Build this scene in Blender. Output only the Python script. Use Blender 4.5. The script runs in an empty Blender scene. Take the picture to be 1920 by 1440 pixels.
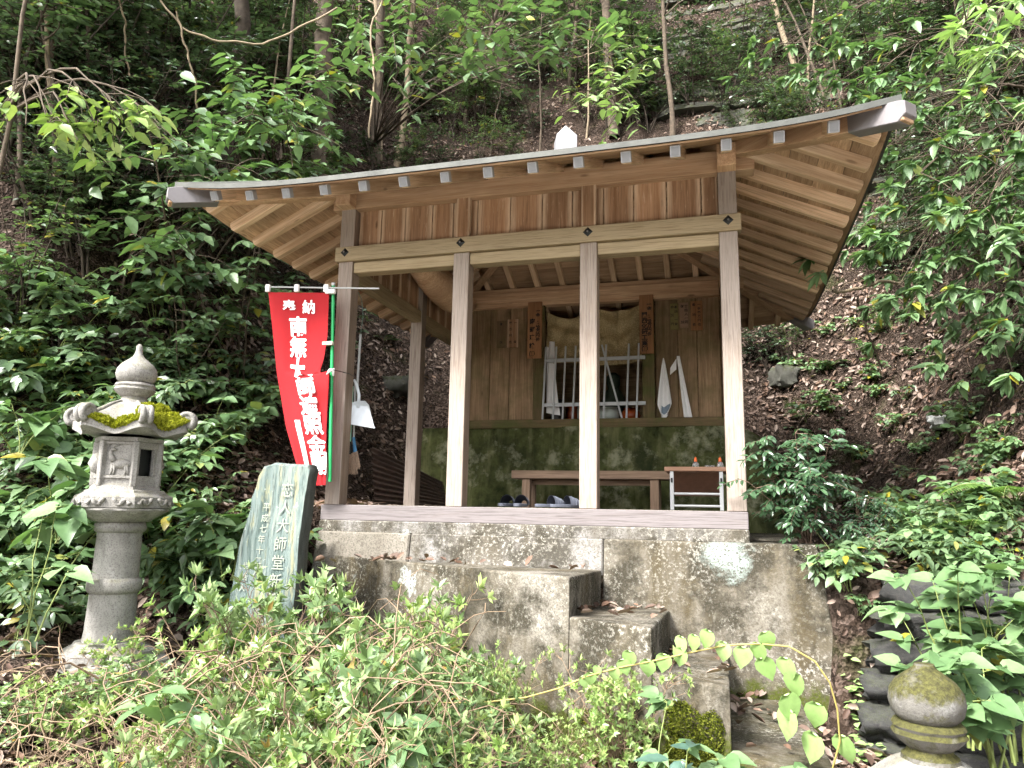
import bpy, bmesh, math, random
import numpy as np
from mathutils import Matrix, Vector, noise as mnoise
R = math.radians
sc = bpy.context.scene
COL = sc.collection
# ---------------------------------------------------------------- camera
CAM = Vector((-.0832, -4.7251, -.0253)); YAW, PIT, ROL, FPX = .2773, .169, .0188, 1386.97
_f = Vector((-math.sin(YAW)*math.cos(PIT), math.cos(YAW)*math.cos(PIT), math.sin(PIT)))
_r0 = Vector((math.cos(YAW), math.sin(YAW), 0)); _u0 = _r0.cross(_f)
_r = _r0*math.cos(ROL) + _u0*math.sin(ROL); _u = _u0*math.cos(ROL) - _r0*math.sin(ROL)
cd = bpy.data.cameras.new('camera'); cam = bpy.data.objects.new('camera', cd); COL.objects.link(cam)
cd.sensor_width = 36; cd.lens = FPX/1920*36; cd.clip_start = .05; cd.clip_end = 500
cam.matrix_world = Matrix(((_r.x, _u.x, -_f.x, CAM.x), (_r.y, _u.y, -_f.y, CAM.y), (_r.z, _u.z, -_f.z, CAM.z), (0, 0, 0, 1)))
sc.camera = cam
# ---------------------------------------------------------------- sky, sun, exposure (soft bright overcast from the front left)
SUN_EL, SUN_AZ = R(48), R(212)          # azimuth clockwise from +Y: light comes from the left behind the viewer
w = bpy.data.worlds.new('World'); sc.world = w; w.use_nodes = True
nt = w.node_tree; bg = nt.nodes['Background']
sky = nt.nodes.new('ShaderNodeTexSky'); sky.sky_type = 'NISHITA'; sky.sun_disc = False
sky.sun_elevation = SUN_EL; sky.sun_rotation = SUN_AZ; sky.air_density = 1.0; sky.dust_density = 4.0; sky.ozone_density = 1.0
hs = nt.nodes.new('ShaderNodeHueSaturation'); hs.inputs['Saturation'].default_value = .28
nt.links.new(sky.outputs[0], hs.inputs['Color']); nt.links.new(hs.outputs[0], bg.inputs[0]); bg.inputs[1].default_value = .15
sd = bpy.data.lights.new('sun', 'SUN'); sd.energy = 2.6; sd.angle = R(14); sd.color = (1, .975, .935)
so = bpy.data.objects.new('sun', sd); COL.objects.link(so)
_sv = Vector((math.sin(SUN_AZ)*math.cos(SUN_EL), math.cos(SUN_AZ)*math.cos(SUN_EL), math.sin(SUN_EL)))
so.rotation_euler = _sv.to_track_quat('Z', 'Y').to_euler(); so.location = (-6, -9, 14)
sc.view_settings.view_transform = 'Standard'; sc.view_settings.look = 'None'
sc.view_settings.exposure = 2.1; sc.view_settings.gamma = 1.0; sc.view_settings.use_curve_mapping = False
sc.render.engine = 'CYCLES'
sc.cycles.adaptive_threshold = .025; sc.cycles.adaptive_min_samples = 12
sc.cycles.use_denoising = True; sc.cycles.max_bounces = 4; sc.cycles.diffuse_bounces = 3; sc.cycles.glossy_bounces = 2
sc.cycles.transmission_bounces = 4; sc.cycles.transparent_max_bounces = 6; sc.cycles.caustics_reflective = False; sc.cycles.caustics_refractive = False

# ---------------------------------------------------------------- helpers
def pix(x, y):
    return _f + _r*((x-960)/FPX) - _u*((y-720)/FPX)
def atY(x, y, Y): d = pix(x, y); return CAM + d*((Y-CAM.y)/d.y)
def atX(x, y, X): d = pix(x, y); return CAM + d*((X-CAM.x)/d.x)
def atZ(x, y, Z): d = pix(x, y); return CAM + d*((Z-CAM.z)/d.z)
def atD(x, y, D): return CAM + pix(x, y)*D
WM = {}
def link(o, parent=None, M=None):
    COL.objects.link(o)
    if M is None: M = Matrix.Identity(4)
    o.matrix_basis = M
    WM[o.name] = M
    if parent is not None:
        o.parent = parent; o.matrix_parent_inverse = WM[parent.name].inverted()
    return o
def tag(o, label, cat, group=None, kind=None):
    if label: o['label'] = label
    if cat: o['category'] = cat
    if group: o['group'] = group
    if kind: o['kind'] = kind
    return o
def thing(name, label, cat, loc=(0, 0, 0), group=None, rotz=0):
    o = bpy.data.objects.new(name, None); o.empty_display_size = .1
    link(o, None, Matrix.Translation(loc) @ Matrix.Rotation(rotz, 4, 'Z'))
    return tag(o, label, cat, group)
def obj(name, me, mat=None, parent=None, M=None):
    if mat is not None and len(me.materials) == 0: me.materials.append(mat)
    return link(bpy.data.objects.new(name, me), parent, M)
def fastmesh(name, V, F, smooth=False, rnd=None):
    """V (n,3) float, F (m,3|4) int"""
    V = np.asarray(V, np.float32); F = np.asarray(F, np.int32); k = F.shape[1]
    me = bpy.data.meshes.new(name)
    me.vertices.add(len(V)); me.vertices.foreach_set('co', V.ravel())
    me.loops.add(F.size); me.loops.foreach_set('vertex_index', F.ravel())
    me.polygons.add(len(F)); me.polygons.foreach_set('loop_start', np.arange(0, F.size, k, dtype=np.int32))
    me.polygons.foreach_set('use_smooth', np.full(len(F), smooth, bool))
    if rnd is not None:
        a = me.attributes.new('rnd', 'FLOAT', 'POINT'); a.data.foreach_set('value', np.asarray(rnd, np.float32))
    me.update(); return me
class MB:
    def __init__(s): s.v = []; s.f = []
    def add(s, V, F):
        b = len(s.v); s.v += [tuple(p) for p in V]; s.f += [tuple(i+b for i in f) for f in F]; return s
    def box(s, c, d, M=None, ch=0):
        x, y, z = [k/2 for k in d]; c = Vector(c)
        V = [Vector(p) for p in ((-x,-y,-z),(x,-y,-z),(x,y,-z),(-x,y,-z),(-x,-y,z),(x,-y,z),(x,y,z),(-x,y,z))]
        V = [(M @ p if M else p) + c for p in V]
        return s.add(V, [(0,3,2,1),(4,5,6,7),(0,1,5,4),(1,2,6,5),(2,3,7,6),(3,0,4,7)])
    def tube(s, pts, rad, n=8, cap=True):
        pts = [Vector(p) for p in pts]
        if not hasattr(rad, '__len__'): rad = [rad]*len(pts)
        V = []; F = []; up = None
        for i, p in enumerate(pts):
            t = (pts[min(i+1, len(pts)-1)] - pts[max(i-1, 0)])
            t = t.normalized() if t.length > 1e-9 else Vector((0, 0, 1))
            if up is None:
                up = Vector((0, 0, 1)) if abs(t.z) < .9 else Vector((1, 0, 0))
            a = t.cross(up).normalized(); b = a.cross(t).normalized(); up = b
            for k in range(n):
                q = 2*math.pi*k/n; V.append(p + (a*math.cos(q) + b*math.sin(q))*rad[i])
        for i in range(len(pts)-1):
            for k in range(n):
                F.append((i*n+k, i*n+(k+1) % n, (i+1)*n+(k+1) % n, (i+1)*n+k))
        if cap:
            F.append(tuple(range(n-1, -1, -1))); F.append(tuple((len(pts)-1)*n+k for k in range(n)))
        return s.add(V, F)
    def lathe(s, prof, n=24, M=None, cap=True, rf=None):
        V = []; F = []
        for i, (r, z) in enumerate(prof):
            for k in range(n):
                q = 2*math.pi*k/n; rr = r*(rf(q, i) if rf else 1)
                p = Vector((rr*math.cos(q), rr*math.sin(q), z)); V.append(M @ p if M else p)
        for i in range(len(prof)-1):
            for k in range(n): F.append((i*n+k, i*n+(k+1) % n, (i+1)*n+(k+1) % n, (i+1)*n+k))
        if cap:
            F.append(tuple(range(n-1, -1, -1))); F.append(tuple((len(prof)-1)*n+k for k in range(n)))
        return s.add(V, F)
    def prism(s, poly, t, M=None):
        """poly: (x,z) outline ccw seen from -y; thickness t in y"""
        n = len(poly); V = [Vector((x, -t/2, z)) for x, z in poly] + [Vector((x, t/2, z)) for x, z in poly]
        if M: V = [M @ p for p in V]
        F = [tuple(range(n)), tuple(range(2*n-1, n-1, -1))] + [(i, i+n, (i+1) % n+n, (i+1) % n) for i in range(n)]
        return s.add(V, F)
    def grid(s, fn, nu, nv, wrap=False):
        V = [fn(i/nu, j/nv) for j in range(nv+1) for i in range(nu+1)]
        F = [(j*(nu+1)+i, j*(nu+1)+i+1, (j+1)*(nu+1)+i+1, (j+1)*(nu+1)+i) for j in range(nv) for i in range(nu)]
        return s.add(V, F)
    def mesh(s, name, smooth=False, bevel=0, seg=1, ang=None, fix=True):
        me = bpy.data.meshes.new(name); me.from_pydata([tuple(p) for p in s.v], [], s.f)
        if bevel or fix:
            bm = bmesh.new(); bm.from_mesh(me)
            if fix: bmesh.ops.recalc_face_normals(bm, faces=bm.faces)
            if bevel:
                ed = [e for e in bm.edges if len(e.link_faces) == 2 and e.calc_face_angle(0) > R(35)]
                bmesh.ops.bevel(bm, geom=ed, offset=bevel, segments=seg, affect='EDGES', profile=.5)
            bm.to_mesh(me); bm.free()
        if smooth:
            me.polygons.foreach_set('use_smooth', [True]*len(me.polygons))
            if ang is not None: me.set_sharp_from_angle(angle=R(ang))
        me.update(); return me
def P(name, mb, mat, parent=None, M=None, **kw): return obj(name, mb.mesh(name, **kw), mat, parent, M)
_bm = {}
def beam(name, p0, p1, wd, ht, mat, parent, up=(0, 0, 1), bevel=.004, ends=None):
    """a squared timber with its grain along local x"""
    p0 = Vector(p0); p1 = Vector(p1); L = (p1-p0).length
    x = (p1-p0).normalized(); up = Vector(up); y = up.cross(x).normalized(); z = x.cross(y)
    M = Matrix(((x.x, y.x, z.x, p0.x), (x.y, y.y, z.y, p0.y), (x.z, y.z, z.z, p0.z), (0, 0, 0, 1)))
    key = (round(L, 3), round(wd, 4), round(ht, 4), mat.name, bevel, ends)
    if key not in _bm:
        mb = MB()
        if ends == 'round':
            h = ht/2; pl = [(0, -h), (L-.012, -h), (L, -h*.45), (L, h*.4), (L-.01, h), (0, h)]
            mb.prism(pl, wd)
        else: mb.box((L/2, 0, 0), (L, wd, ht))
        me = mb.mesh(name, bevel=bevel); me.materials.append(mat); _bm[key] = me
    return obj(name, _bm[key], None, parent, M)

# ---------------------------------------------------------------- materials
class G:
    def __init__(s, name, rough=.7, spec=.3):
        s.m = bpy.data.materials.new(name); s.m.use_nodes = True; s.nt = s.m.node_tree
        s.b = s.nt.nodes['Principled BSDF']; s.set('Roughness', rough); s.set('Specular IOR Level', spec)
        s.tc = s.nt.nodes.new('ShaderNodeTexCoord'); s.obj = s.tc.outputs['Object']
        s.geo = s.nt.nodes.new('ShaderNodeNewGeometry'); s.pos = s.geo.outputs['Position']; s.oi = s.nt.nodes.new('ShaderNodeObjectInfo')
    def inp(s, sock, v):
        if isinstance(v, bpy.types.NodeSocket): s.nt.links.new(v, sock)
        elif v is not None:
            if hasattr(v, '__len__') and len(v) == 3 and sock.type == 'RGBA': v = (*v, 1)
            sock.default_value = v
    def set(s, k, v): s.inp(s.b.inputs[k], v)
    def n(s, t, *a, **kw):
        nd = s.nt.nodes.new('ShaderNode'+t)
        for k, v in kw.items(): setattr(nd, k, v)
        for i, v in enumerate(a): s.inp(nd.inputs[i], v)
        return nd
    def mul(s, v, sc_): return s.n('VectorMath', v, sc_, operation='MULTIPLY').outputs[0]
    def addv(s, v, o): return s.n('VectorMath', v, o, operation='ADD').outputs[0]
    def jit(s, v):
        c = s.n('CombineXYZ', s.m_(s.oi.outputs['Random'], 37.), s.m_(s.oi.outputs['Random'], 91.), s.m_(s.oi.outputs['Random'], 53.)).outputs[0]
        return s.addv(v, c)
    def m_(s, a, b, op='MULTIPLY', clamp=False):
        nd = s.n('Math', operation=op, use_clamp=clamp); s.inp(nd.inputs[0], a); s.inp(nd.inputs[1], b); return nd.outputs[0]
    def noise(s, v, scale, det=4, ro=.55, dis=0):
        nd = s.n('TexNoise'); s.inp(nd.inputs['Vector'], v); s.inp(nd.inputs['Scale'], scale); s.inp(nd.inputs['Detail'], det)
        s.inp(nd.inputs['Roughness'], ro); s.inp(nd.inputs['Distortion'], dis); return nd.outputs['Fac']
    def vor(s, v, scale, feat='F1', out='Distance'):
        nd = s.n('TexVoronoi', feature=feat); s.inp(nd.inputs['Vector'], v); s.inp(nd.inputs['Scale'], scale); return nd.outputs[out]
    def ramp(s, f, stops, interp='LINEAR'):
        nd = s.n('ValToRGB'); nd.color_ramp.interpolation = interp; s.inp(nd.inputs[0], f); e = nd.color_ramp.elements
        while len(e) < len(stops): e.new(.5)
        for i, (p, c) in enumerate(stops):
            e[i].position = p; e[i].color = (c, c, c, 1) if not hasattr(c, '__len__') else (*c, 1)
        return nd.outputs[0]
    def mix(s, f, a, b, bt='MIX'):
        nd = s.n('Mix', data_type='RGBA', blend_type=bt); s.inp(nd.inputs[0], f); s.inp(nd.inputs[6], a); s.inp(nd.inputs[7], b); return nd.outputs[2]
    def sep(s, v): return s.n('SeparateXYZ', v).outputs
    def bump(s, h, st=.3, dist=.01):
        nd = s.n('Bump'); s.inp(nd.inputs['Strength'], st); s.inp(nd.inputs['Distance'], dist); s.inp(nd.inputs['Height'], h)
        s.set('Normal', nd.outputs[0])
    def col(s, c): s.set('Base Color', c); return s
def plain(name, c, rough=.5, metal=0, spec=.4, var=.12, nscale=25, **kw):
    g = G(name, rough, spec); g.set('Metallic', metal)
    f = g.noise(g.jit(g.obj), nscale, 5, .6)
    g.col(g.mix(g.ramp(f, [(.3, 0), (.7, 1)]), tuple(k*(1-var) for k in c), tuple(min(1, k*(1+var)) for k in c)))
    g.bump(f, .15, .003)
    for k, v in kw.items(): g.set(k, v)
    return g.m
def wood(name, dark, light, bleach=None, amt=0., knots=True, moss=0., rough=.75, pale=None):
    g = G(name, rough, .2); v = g.jit(g.obj)
    gr = g.noise(g.mul(v, (1.2, 26, 26)), 1.6, 6, .6, .4)
    fine = g.noise(g.mul(v, (3, 130, 130)), 1.5, 3, .6)
    big = g.noise(g.mul(v, (1.5, 5, 5)), 1.0, 3)
    c = g.mix(g.ramp(gr, [(.3, 0), (.72, 1)]), dark, light)
    c = g.mix(g.ramp(big, [(.35, 0), (.7, .55)]), c, tuple(k*.62 for k in dark))
    # every timber its own tone
    tone = g.ramp(g.oi.outputs['Random'], [(0, .72), (1, 1.2)])
    c = g.mix(1, c, tone, 'MULTIPLY')
    if knots:
        k = g.vor(g.mul(v, (2.2, 7, 7)), 1.0); c = g.mix(g.ramp(k, [(.05, .8), (.1, 0)]), c, tuple(q*.35 for q in dark))
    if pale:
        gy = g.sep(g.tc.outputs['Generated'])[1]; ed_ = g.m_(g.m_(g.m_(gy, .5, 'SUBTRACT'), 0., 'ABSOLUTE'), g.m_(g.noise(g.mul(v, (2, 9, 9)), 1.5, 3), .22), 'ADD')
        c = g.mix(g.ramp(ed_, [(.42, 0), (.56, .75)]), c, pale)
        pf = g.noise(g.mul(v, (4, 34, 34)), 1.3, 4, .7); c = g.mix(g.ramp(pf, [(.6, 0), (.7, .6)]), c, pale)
    if bleach:
        ny = g.m_(g.sep(g.geo.outputs['Normal'])[1], -1.)
        fr = g.ramp(ny, [(.1, .28), (.8, 1)])
        bn = g.ramp(g.noise(g.mul(v, (3, 22, 22)), 1.4, 5, .7), [(.25, .35), (.5, 1)])
        c = g.mix(g.m_(g.m_(fr, bn), amt), c, bleach)
    if moss:
        mn = g.ramp(g.noise(g.jit(g.pos), 5, 5, .65), [(.42, 0), (.65, 1)])
        c = g.mix(g.m_(mn, moss), c, (.07, .085, .02))
    c = g.mix(g.ramp(fine, [(.36, .45), (.5, 0)]), c, tuple(k*.45 for k in dark))
    g.col(c); g.bump(g.m_(g.m_(gr, .6), g.m_(fine, .6), 'ADD'), .5, .006)
    return g.m
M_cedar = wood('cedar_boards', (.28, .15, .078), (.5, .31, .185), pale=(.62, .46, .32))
M_beam = wood('cedar_beam', (.50, .295, .165), (.76, .53, .34))
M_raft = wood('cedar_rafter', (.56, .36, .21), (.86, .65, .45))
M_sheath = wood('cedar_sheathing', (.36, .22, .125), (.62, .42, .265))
M_straw = wood('weathered_lintel', (.24, .17, .088), (.39, .30, .175), bleach=(.43, .35, .23), amt=.55)
M_post = wood('bleached_post', (.19, .128, .085), (.33, .245, .175), bleach=(.33, .28, .242), amt=.88)
M_sill = wood('bleached_sill', (.10, .08, .072), (.19, .165, .155), bleach=(.195, .175, .176), amt=.8)
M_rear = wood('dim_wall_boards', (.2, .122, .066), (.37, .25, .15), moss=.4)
M_ledge = wood('mossy_ledge', (.11, .075, .036), (.2, .145, .07), moss=.75)
M_plaque = wood('plaque_wood', (.28, .13, .055), (.42, .22, .11), knots=False)
M_bench = wood('bench_wood', (.2, .13, .085), (.36, .25, .175))
def concrete(name, a, b, stain=1., moss=1., lich=1., z0=-1.25, z1=-.62, spot=None):
    g = G(name, .92, .15); p = g.pos
    z = g.sep(p)[2]
    big = g.noise(p, 1.7, 6, .62); med = g.noise(p, 7, 6, .65); fine = g.noise(p, 90, 3, .6)
    stre = g.noise(g.mul(p, (6, 6, .9)), 1.2, 5, .6)
    c = g.mix(g.ramp(med, [(.3, 0), (.7, 1)]), a, b)
    st = g.m_(g.ramp(big, [(.33, 0), (.5, 1)]), g.ramp(stre, [(.3, .25), (.6, 1)]))
    c = g.mix(g.m_(st, .82*stain, clamp=True), c, (.066, .053, .03))
    dk = g.ramp(g.noise(g.addv(p, (5, 3, 1)), 3.4, 6, .7), [(.45, 0), (.57, .85)])
    c = g.mix(g.m_(dk, stain, clamp=True), c, (.036, .032, .022))
    # pale lichen: speckle gathered in patches
    patch = g.ramp(g.noise(g.addv(p, (9, 2, 7)), 2.3, 5, .6), [(.42, .12), (.62, 1)])
    sp = g.ramp(g.noise(p, 48, 4, .75), [(.52, 0), (.6, 1)])
    c = g.mix(g.m_(g.m_(patch, sp), .8*lich, clamp=True), c, (.36, .345, .30))
    wl = g.ramp(g.noise(g.addv(p, (-4, 8, 3)), 2.6, 6, .66), [(.66, 0), (.7, .8)])
    c = g.mix(g.m_(g.m_(wl, g.ramp(fine, [(.36, 0), (.5, 1)])), lich, clamp=True), c, (.42, .46, .435))
    if spot:
        dv = g.n('VectorMath', g.addv(p, tuple(-q for q in spot)), operation='LENGTH').outputs['Value']; sm_ = g.ramp(g.m_(dv, g.m_(g.noise(p, 9, 5, .7), .34), 'ADD'), [(.21, 1), (.33, 0)])
        c = g.mix(g.m_(sm_, g.ramp(g.noise(p, 70, 3, .7), [(.38, .1), (.5, .95)])), c, (.33, .39, .36))
    lo = g.m_(g.m_(g.m_(z, z0, 'SUBTRACT'), 1/(z1-z0), clamp=True), -1); lo = g.m_(lo, 1, 'ADD', True)
    mo = g.ramp(g.m_(g.m_(lo, .8), g.noise(g.addv(p, (1, 7, 2)), 4.2, 6, .66), 'ADD'), [(.9, 0), (1.0, 1)])
    mo = g.m_(mo, g.ramp(g.sep(g.geo.outputs['Normal'])[2], [(.4, 1), (.7, .15)])); c = g.mix(g.m_(mo, moss, clamp=True), c, g.mix(g.noise(p, 60, 3), (.024, .03, .006), (.075, .088, .014)))
    c = g.mix(g.ramp(fine, [(.38, .6), (.5, 0)]), c, (.07, .06, .045))
    g.col(c); g.bump(g.m_(g.m_(fine, .7), med, 'ADD'), .55, .012)
    return g.m
M_conc = concrete('stained_concrete', (.14, .126, .104), (.25, .232, .2), stain=1.3, spot=tuple(atY(1362, 1042, -.09)))
M_plinth = concrete('lichened_plinth', (.22, .21, .2), (.34, .33, .32), stain=1., moss=0, lich=1.2)
M_newconc = concrete('cleaner_concrete', (.2, .18, .152), (.27, .25, .215), stain=.35, moss=0, lich=.35)
def mossy():
    g = G('mossy_render', .95, .1); p = g.pos
    big = g.noise(p, 2.2, 6, .62); med = g.noise(p, 9, 6, .68); st = g.noise(g.mul(p, (7, 7, 1.1)), 1.3, 5, .6)
    c = g.mix(g.ramp(med, [(.32, 0), (.68, 1)]), (.024, .030, .011), (.08, .088, .031))
    c = g.mix(g.ramp(st, [(.5, 0), (.68, .7)]), c, (.14, .14, .065))
    c = g.mix(g.ramp(big, [(.5, 0), (.66, .8)]), c, (.014, .018, .008))
    c = g.mix(g.ramp(g.noise(g.addv(p, (3, 1, 4)), 4, 6, .7), [(.52, 0), (.66, .7)]), c, (.27, .265, .18))
    g.col(c); g.bump(med, .5, .02); return g.m
M_mossy = mossy()
def stone(name, a, b, dark=.5, mossc=None, mossamt=0., white=.3, mosslow=0.):
    g = G(name, .9, .2); p = g.obj
    n1 = g.noise(p, 6, 6, .65); n2 = g.noise(p, 130, 3, .7); n3 = g.noise(g.mul(p, (9, 9, 2.4)), 1.5, 5, .65)
    c = g.mix(g.ramp(n1, [(.3, 0), (.7, 1)]), a, b)
    c = g.mix(g.ramp(n3, [(.52, 0), (.68, dark)]), c, (.09, .082, .07))
    c = g.mix(g.ramp(g.noise(p, 11, 6, .7), [(.56, 0), (.64, white)]), c, (.33, .33, .32))
    c = g.mix(g.ramp(n2, [(.35, .75), (.5, 0)]), c, (.09, .085, .08))
    if mossc:
        up = g.ramp(g.sep(g.geo.outputs['Normal'])[2], [(-.1, 0), (.5, 1)])
        mm = g.ramp(g.m_(g.m_(up, .24), g.noise(g.addv(p, (3, 5, 1)), 13, 6, .75), 'ADD'), [(.66-mosslow, 0), (.84-mosslow, 1)])
        c = g.mix(g.m_(mm, mossamt), c, g.mix(g.ramp(g.noise(p, 70, 4, .75), [(.35, 0), (.65, 1)]), tuple(q*.35 for q in mossc), tuple(q*1.35 for q in mossc)))
    g.col(c); g.bump(g.m_(n2, g.m_(n1, .6), 'ADD'), .6, .006); return g.m
M_granite = stone('weathered_granite', (.19, .182, .166), (.325, .312, .29), mossc=(.12, .115, .02), mossamt=.35)
M_granite2 = stone('mossed_granite', (.095, .09, .08), (.17, .162, .145), mossc=(.062, .06, .014), mossamt=.92, mosslow=.14)
M_rock = stone('grey_rock', (.045, .046, .042), (.12, .12, .11), mossc=(.06, .075, .02), mossamt=.8, white=.15)
M_cliff = stone('mossy_cliff_rock', (.045, .045, .036), (.11, .11, .09), mossc=(.05, .06, .018), mossamt=.9, white=.05, dark=.9)
M_darkrock = stone('dark_rock', (.022, .023, .024), (.06, .06, .058), mossc=(.06, .075, .018), mossamt=.35, white=.02)  # near-black stone with a little moss
M_paler = stone('pale_rock', (.45, .46, .44), (.58, .59, .56), white=.4)
def mossm():
    g = G('bright_moss', 1, .05); p = g.obj
    n1 = g.noise(p, 18, 5, .6); n2 = g.noise(p, 160, 3, .7)
    c = g.mix(g.ramp(n1, [(.3, 0), (.7, 1)]), (.16, .15, .01), (.37, .40, .02)); c = g.mix(g.ramp(n2, [(.35, .6), (.55, 0)]), c, (.06, .075, .008))
    g.col(c); g.bump(n2, .9, .01); return g.m
M_moss = mossm()
def stelem():
    g = G('blue_green_schist', .75, .3); p = g.obj
    s1 = g.noise(g.mul(p, (16, 16, 1.6)), 1.1, 7, .66, .6); s2 = g.noise(g.mul(p, (60, 60, 4)), 1.2, 4, .7); s3 = g.noise(g.addv(g.mul(p, (9, 9, 1.5)), (4, 4, 2)), 1.2, 6, .65, .4)
    c = g.ramp(s1, [(.2, (.028, .046, .04)), (.38, (.07, .10, .09)), (.5, (.12, .158, .148)), (.62, (.18, .21, .185)), (.8, (.28, .30, .26))])
    c = g.mix(g.ramp(s3, [(.56, 0), (.64, .75)]), c, (.27, .25, .13)); c = g.mix(g.ramp(s2, [(.36, .8), (.48, 0)]), c, (.035, .05, .045))
    c = g.mix(g.ramp(g.noise(p, 22, 5, .7), [(.62, 0), (.68, .7)]), c, (.42, .45, .42))
    sd_ = g.ramp(g.sep(g.n('VectorTransform', g.geo.outputs['Normal'], vector_type='NORMAL', convert_from='WORLD', convert_to='OBJECT').outputs[0])[0], [(.5, 0), (.8, .88)])  # right-facing side darkened: its shade is put into the colour
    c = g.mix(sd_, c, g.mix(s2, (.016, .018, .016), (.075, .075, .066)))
    g.col(c); g.bump(g.m_(s1, s2, 'ADD'), .8, .012); return g.m
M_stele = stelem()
def leafm(name, cols, gloss=.38, trans=.3, spec=.5, yel=None):
    g = G(name, gloss, spec)
    at = g.n('Attribute', attribute_name='rnd').outputs['Fac']
    f = g.m_(g.m_(at, g.oi.outputs['Random'], 'ADD'), 1., 'FRACT')
    k = len(cols); st = [(i/(k-1) if k > 1 else 0, c) for i, c in enumerate(cols)]
    if yel: st = [(p*.955, c) for p, c in st] + [(.975, yel)]
    c = g.ramp(f, st)
    c = g.mix(g.ramp(g.noise(g.pos, 40, 3), [(.3, .3), (.6, 0)]), c, tuple(q*.5 for q in cols[0]))
    back = g.mix(g.geo.outputs['Backfacing'], c, g.mix(.5, c, tuple(min(1, q*1.6+.02) for q in cols[-1])))
    g.col(back)
    tr = g.n('BsdfTranslucent'); g.inp(tr.inputs[0], g.mix(1, c, (1.15, 1.3, .6), 'MULTIPLY'))
    mx = g.n('MixShader'); mx.inputs[0].default_value = trans
    g.nt.links.new(g.b.outputs[0], mx.inputs[1]); g.nt.links.new(tr.outputs[0], mx.inputs[2])
    g.nt.links.new(mx.outputs[0], g.nt.nodes['Material Output'].inputs['Surface'])
    return g.m
L_dark = leafm('leaf_evergreen', [(.034, .06, .033), (.054, .092, .048), (.08, .128, .066), (.115, .168, .095)], .27, .14, .8)
L_mid = leafm('leaf_mid_green', [(.06, .105, .048), (.095, .155, .074), (.14, .21, .104)], .32, .28, .75, yel=(.3, .25, .03))
L_pale = leafm('leaf_pale_green', [(.085, .16, .062), (.125, .215, .09), (.185, .285, .13)], .42, .2, .5, yel=(.33, .29, .03))
L_lime = leafm('leaf_lime', [(.22, .345, .11), (.28, .42, .15), (.36, .49, .2)], .42, .2, .4)
L_tip = leafm('leaf_azalea_tips', [(.11, .19, .04), (.17, .265, .065), (.25, .345, .10), (.35, .43, .16)], .42, .2, .5)
L_azal = leafm('leaf_azalea', [(.07, .125, .04), (.12, .195, .068), (.18, .27, .10), (.27, .355, .16)], .42, .2, .5, yel=(.3, .2, .05))
L_nand = leafm('leaf_nandina', [(.03, .065, .03), (.048, .098, .046), (.075, .14, .066)], .22, .18, .9)
L_blue = leafm('leaf_blue_green', [(.055, .11, .085), (.075, .14, .105)], .36, .2, .5)
L_moss = leafm('moss_blades', [(.08, .095, .008), (.16, .18, .012), (.27, .285, .02), (.38, .38, .035)], .8, .3, .1)
L_moss2 = leafm('moss_blades_green', [(.035, .05, .006), (.07, .09, .009), (.115, .14, .014), (.17, .185, .02)], .8, .25, .1)
L_fern = leafm('leaf_fern', [(.09, .17, .04), (.15, .25, .06)], .5, .38, .3)
L_dfern = leafm('leaf_dark_fern', [(.02, .05, .018), (.035, .075, .025)], .4, .2, .4)
L_dry = leafm('leaf_dry', [(.055, .034, .025), (.14, .092, .07), (.25, .185, .152), (.37, .295, .245), (.19, .115, .078), (.085, .052, .038)], .6, .1, .25)
M_bark = plain('bark_brown', (.085, .064, .044), .9, var=.45, nscale=14)
M_barkp = plain('bark_pale', (.25, .195, .13), .9, var=.4, nscale=16)
M_barkd = plain('bark_dark', (.055, .042, .03), .95, var=.5, nscale=14)
M_twig = plain('twig_tan', (.22, .155, .10), .85, var=.35)
M_twigd = plain('twig_dark', (.13, .085, .06), .85, var=.35)
M_gstem = plain('stem_green', (.17, .21, .06), .6, var=.25)
def groundm():
    g = G('leaf_mould', .95, .1); p = g.pos
    v = g.vor(g.addv(p, g.mul(g.n('TexNoise', p).outputs['Color'], (.05, .05, .05))), 46, out='Color'); s = g.sep(v)
    c = g.ramp(s[0], [(0, (.016, .011, .008)), (.4, (.042, .028, .02)), (.7, (.085, .06, .046)), (1, (.15, .11, .09))])
    c = g.mix(g.ramp(g.noise(p, 1.6, 5), [(.4, 0), (.65, .75)]), c, (.028, .021, .016))
    c = g.mix(g.ramp(g.noise(g.addv(p, (4, 4, 4)), 2.2, 5), [(.6, 0), (.72, .5)]), c, (.05, .06, .02))
    g.col(c); g.bump(g.m_(g.vor(p, 48), g.noise(p, 60), 'ADD'), .9, .03); return g.m
M_ground = groundm()
M_metal = plain('grey_sheet_metal', (.2, .186, .188), .5, .35, var=.14, nscale=7)
M_edge = plain('weathered_copper_edge', (.06, .062, .055), .6, .35, var=.25, nscale=9)
M_cap = plain('white_rafter_cap', (.29, .29, .29), .5, var=.06)
M_capin = plain('cap_inset', (.17, .17, .175), .5)
M_black = plain('black_iron', (.02, .022, .022), .45, .6)
M_white = plain('white_plastic', (.42, .43, .43), .4, var=.04)
M_dpan = plain('dustpan_plastic', (.68, .72, .76), .38, var=.05)
M_green = plain('green_pole', (.02, .33, .10), .35, var=.05)
M_teal = plain('pale_green_handle', (.30, .62, .48), .4, var=.1)
M_straw2 = plain('broom_bristle', (.34, .24, .17), .9, var=.4, nscale=80)
M_ink = plain('black_ink', (.015, .012, .01), .7)
M_wtext = plain('white_print', (.86, .84, .83), .8, var=.04)
M_carve = plain('carved_strokes', (.25, .27, .22), .9, var=.15)
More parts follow.
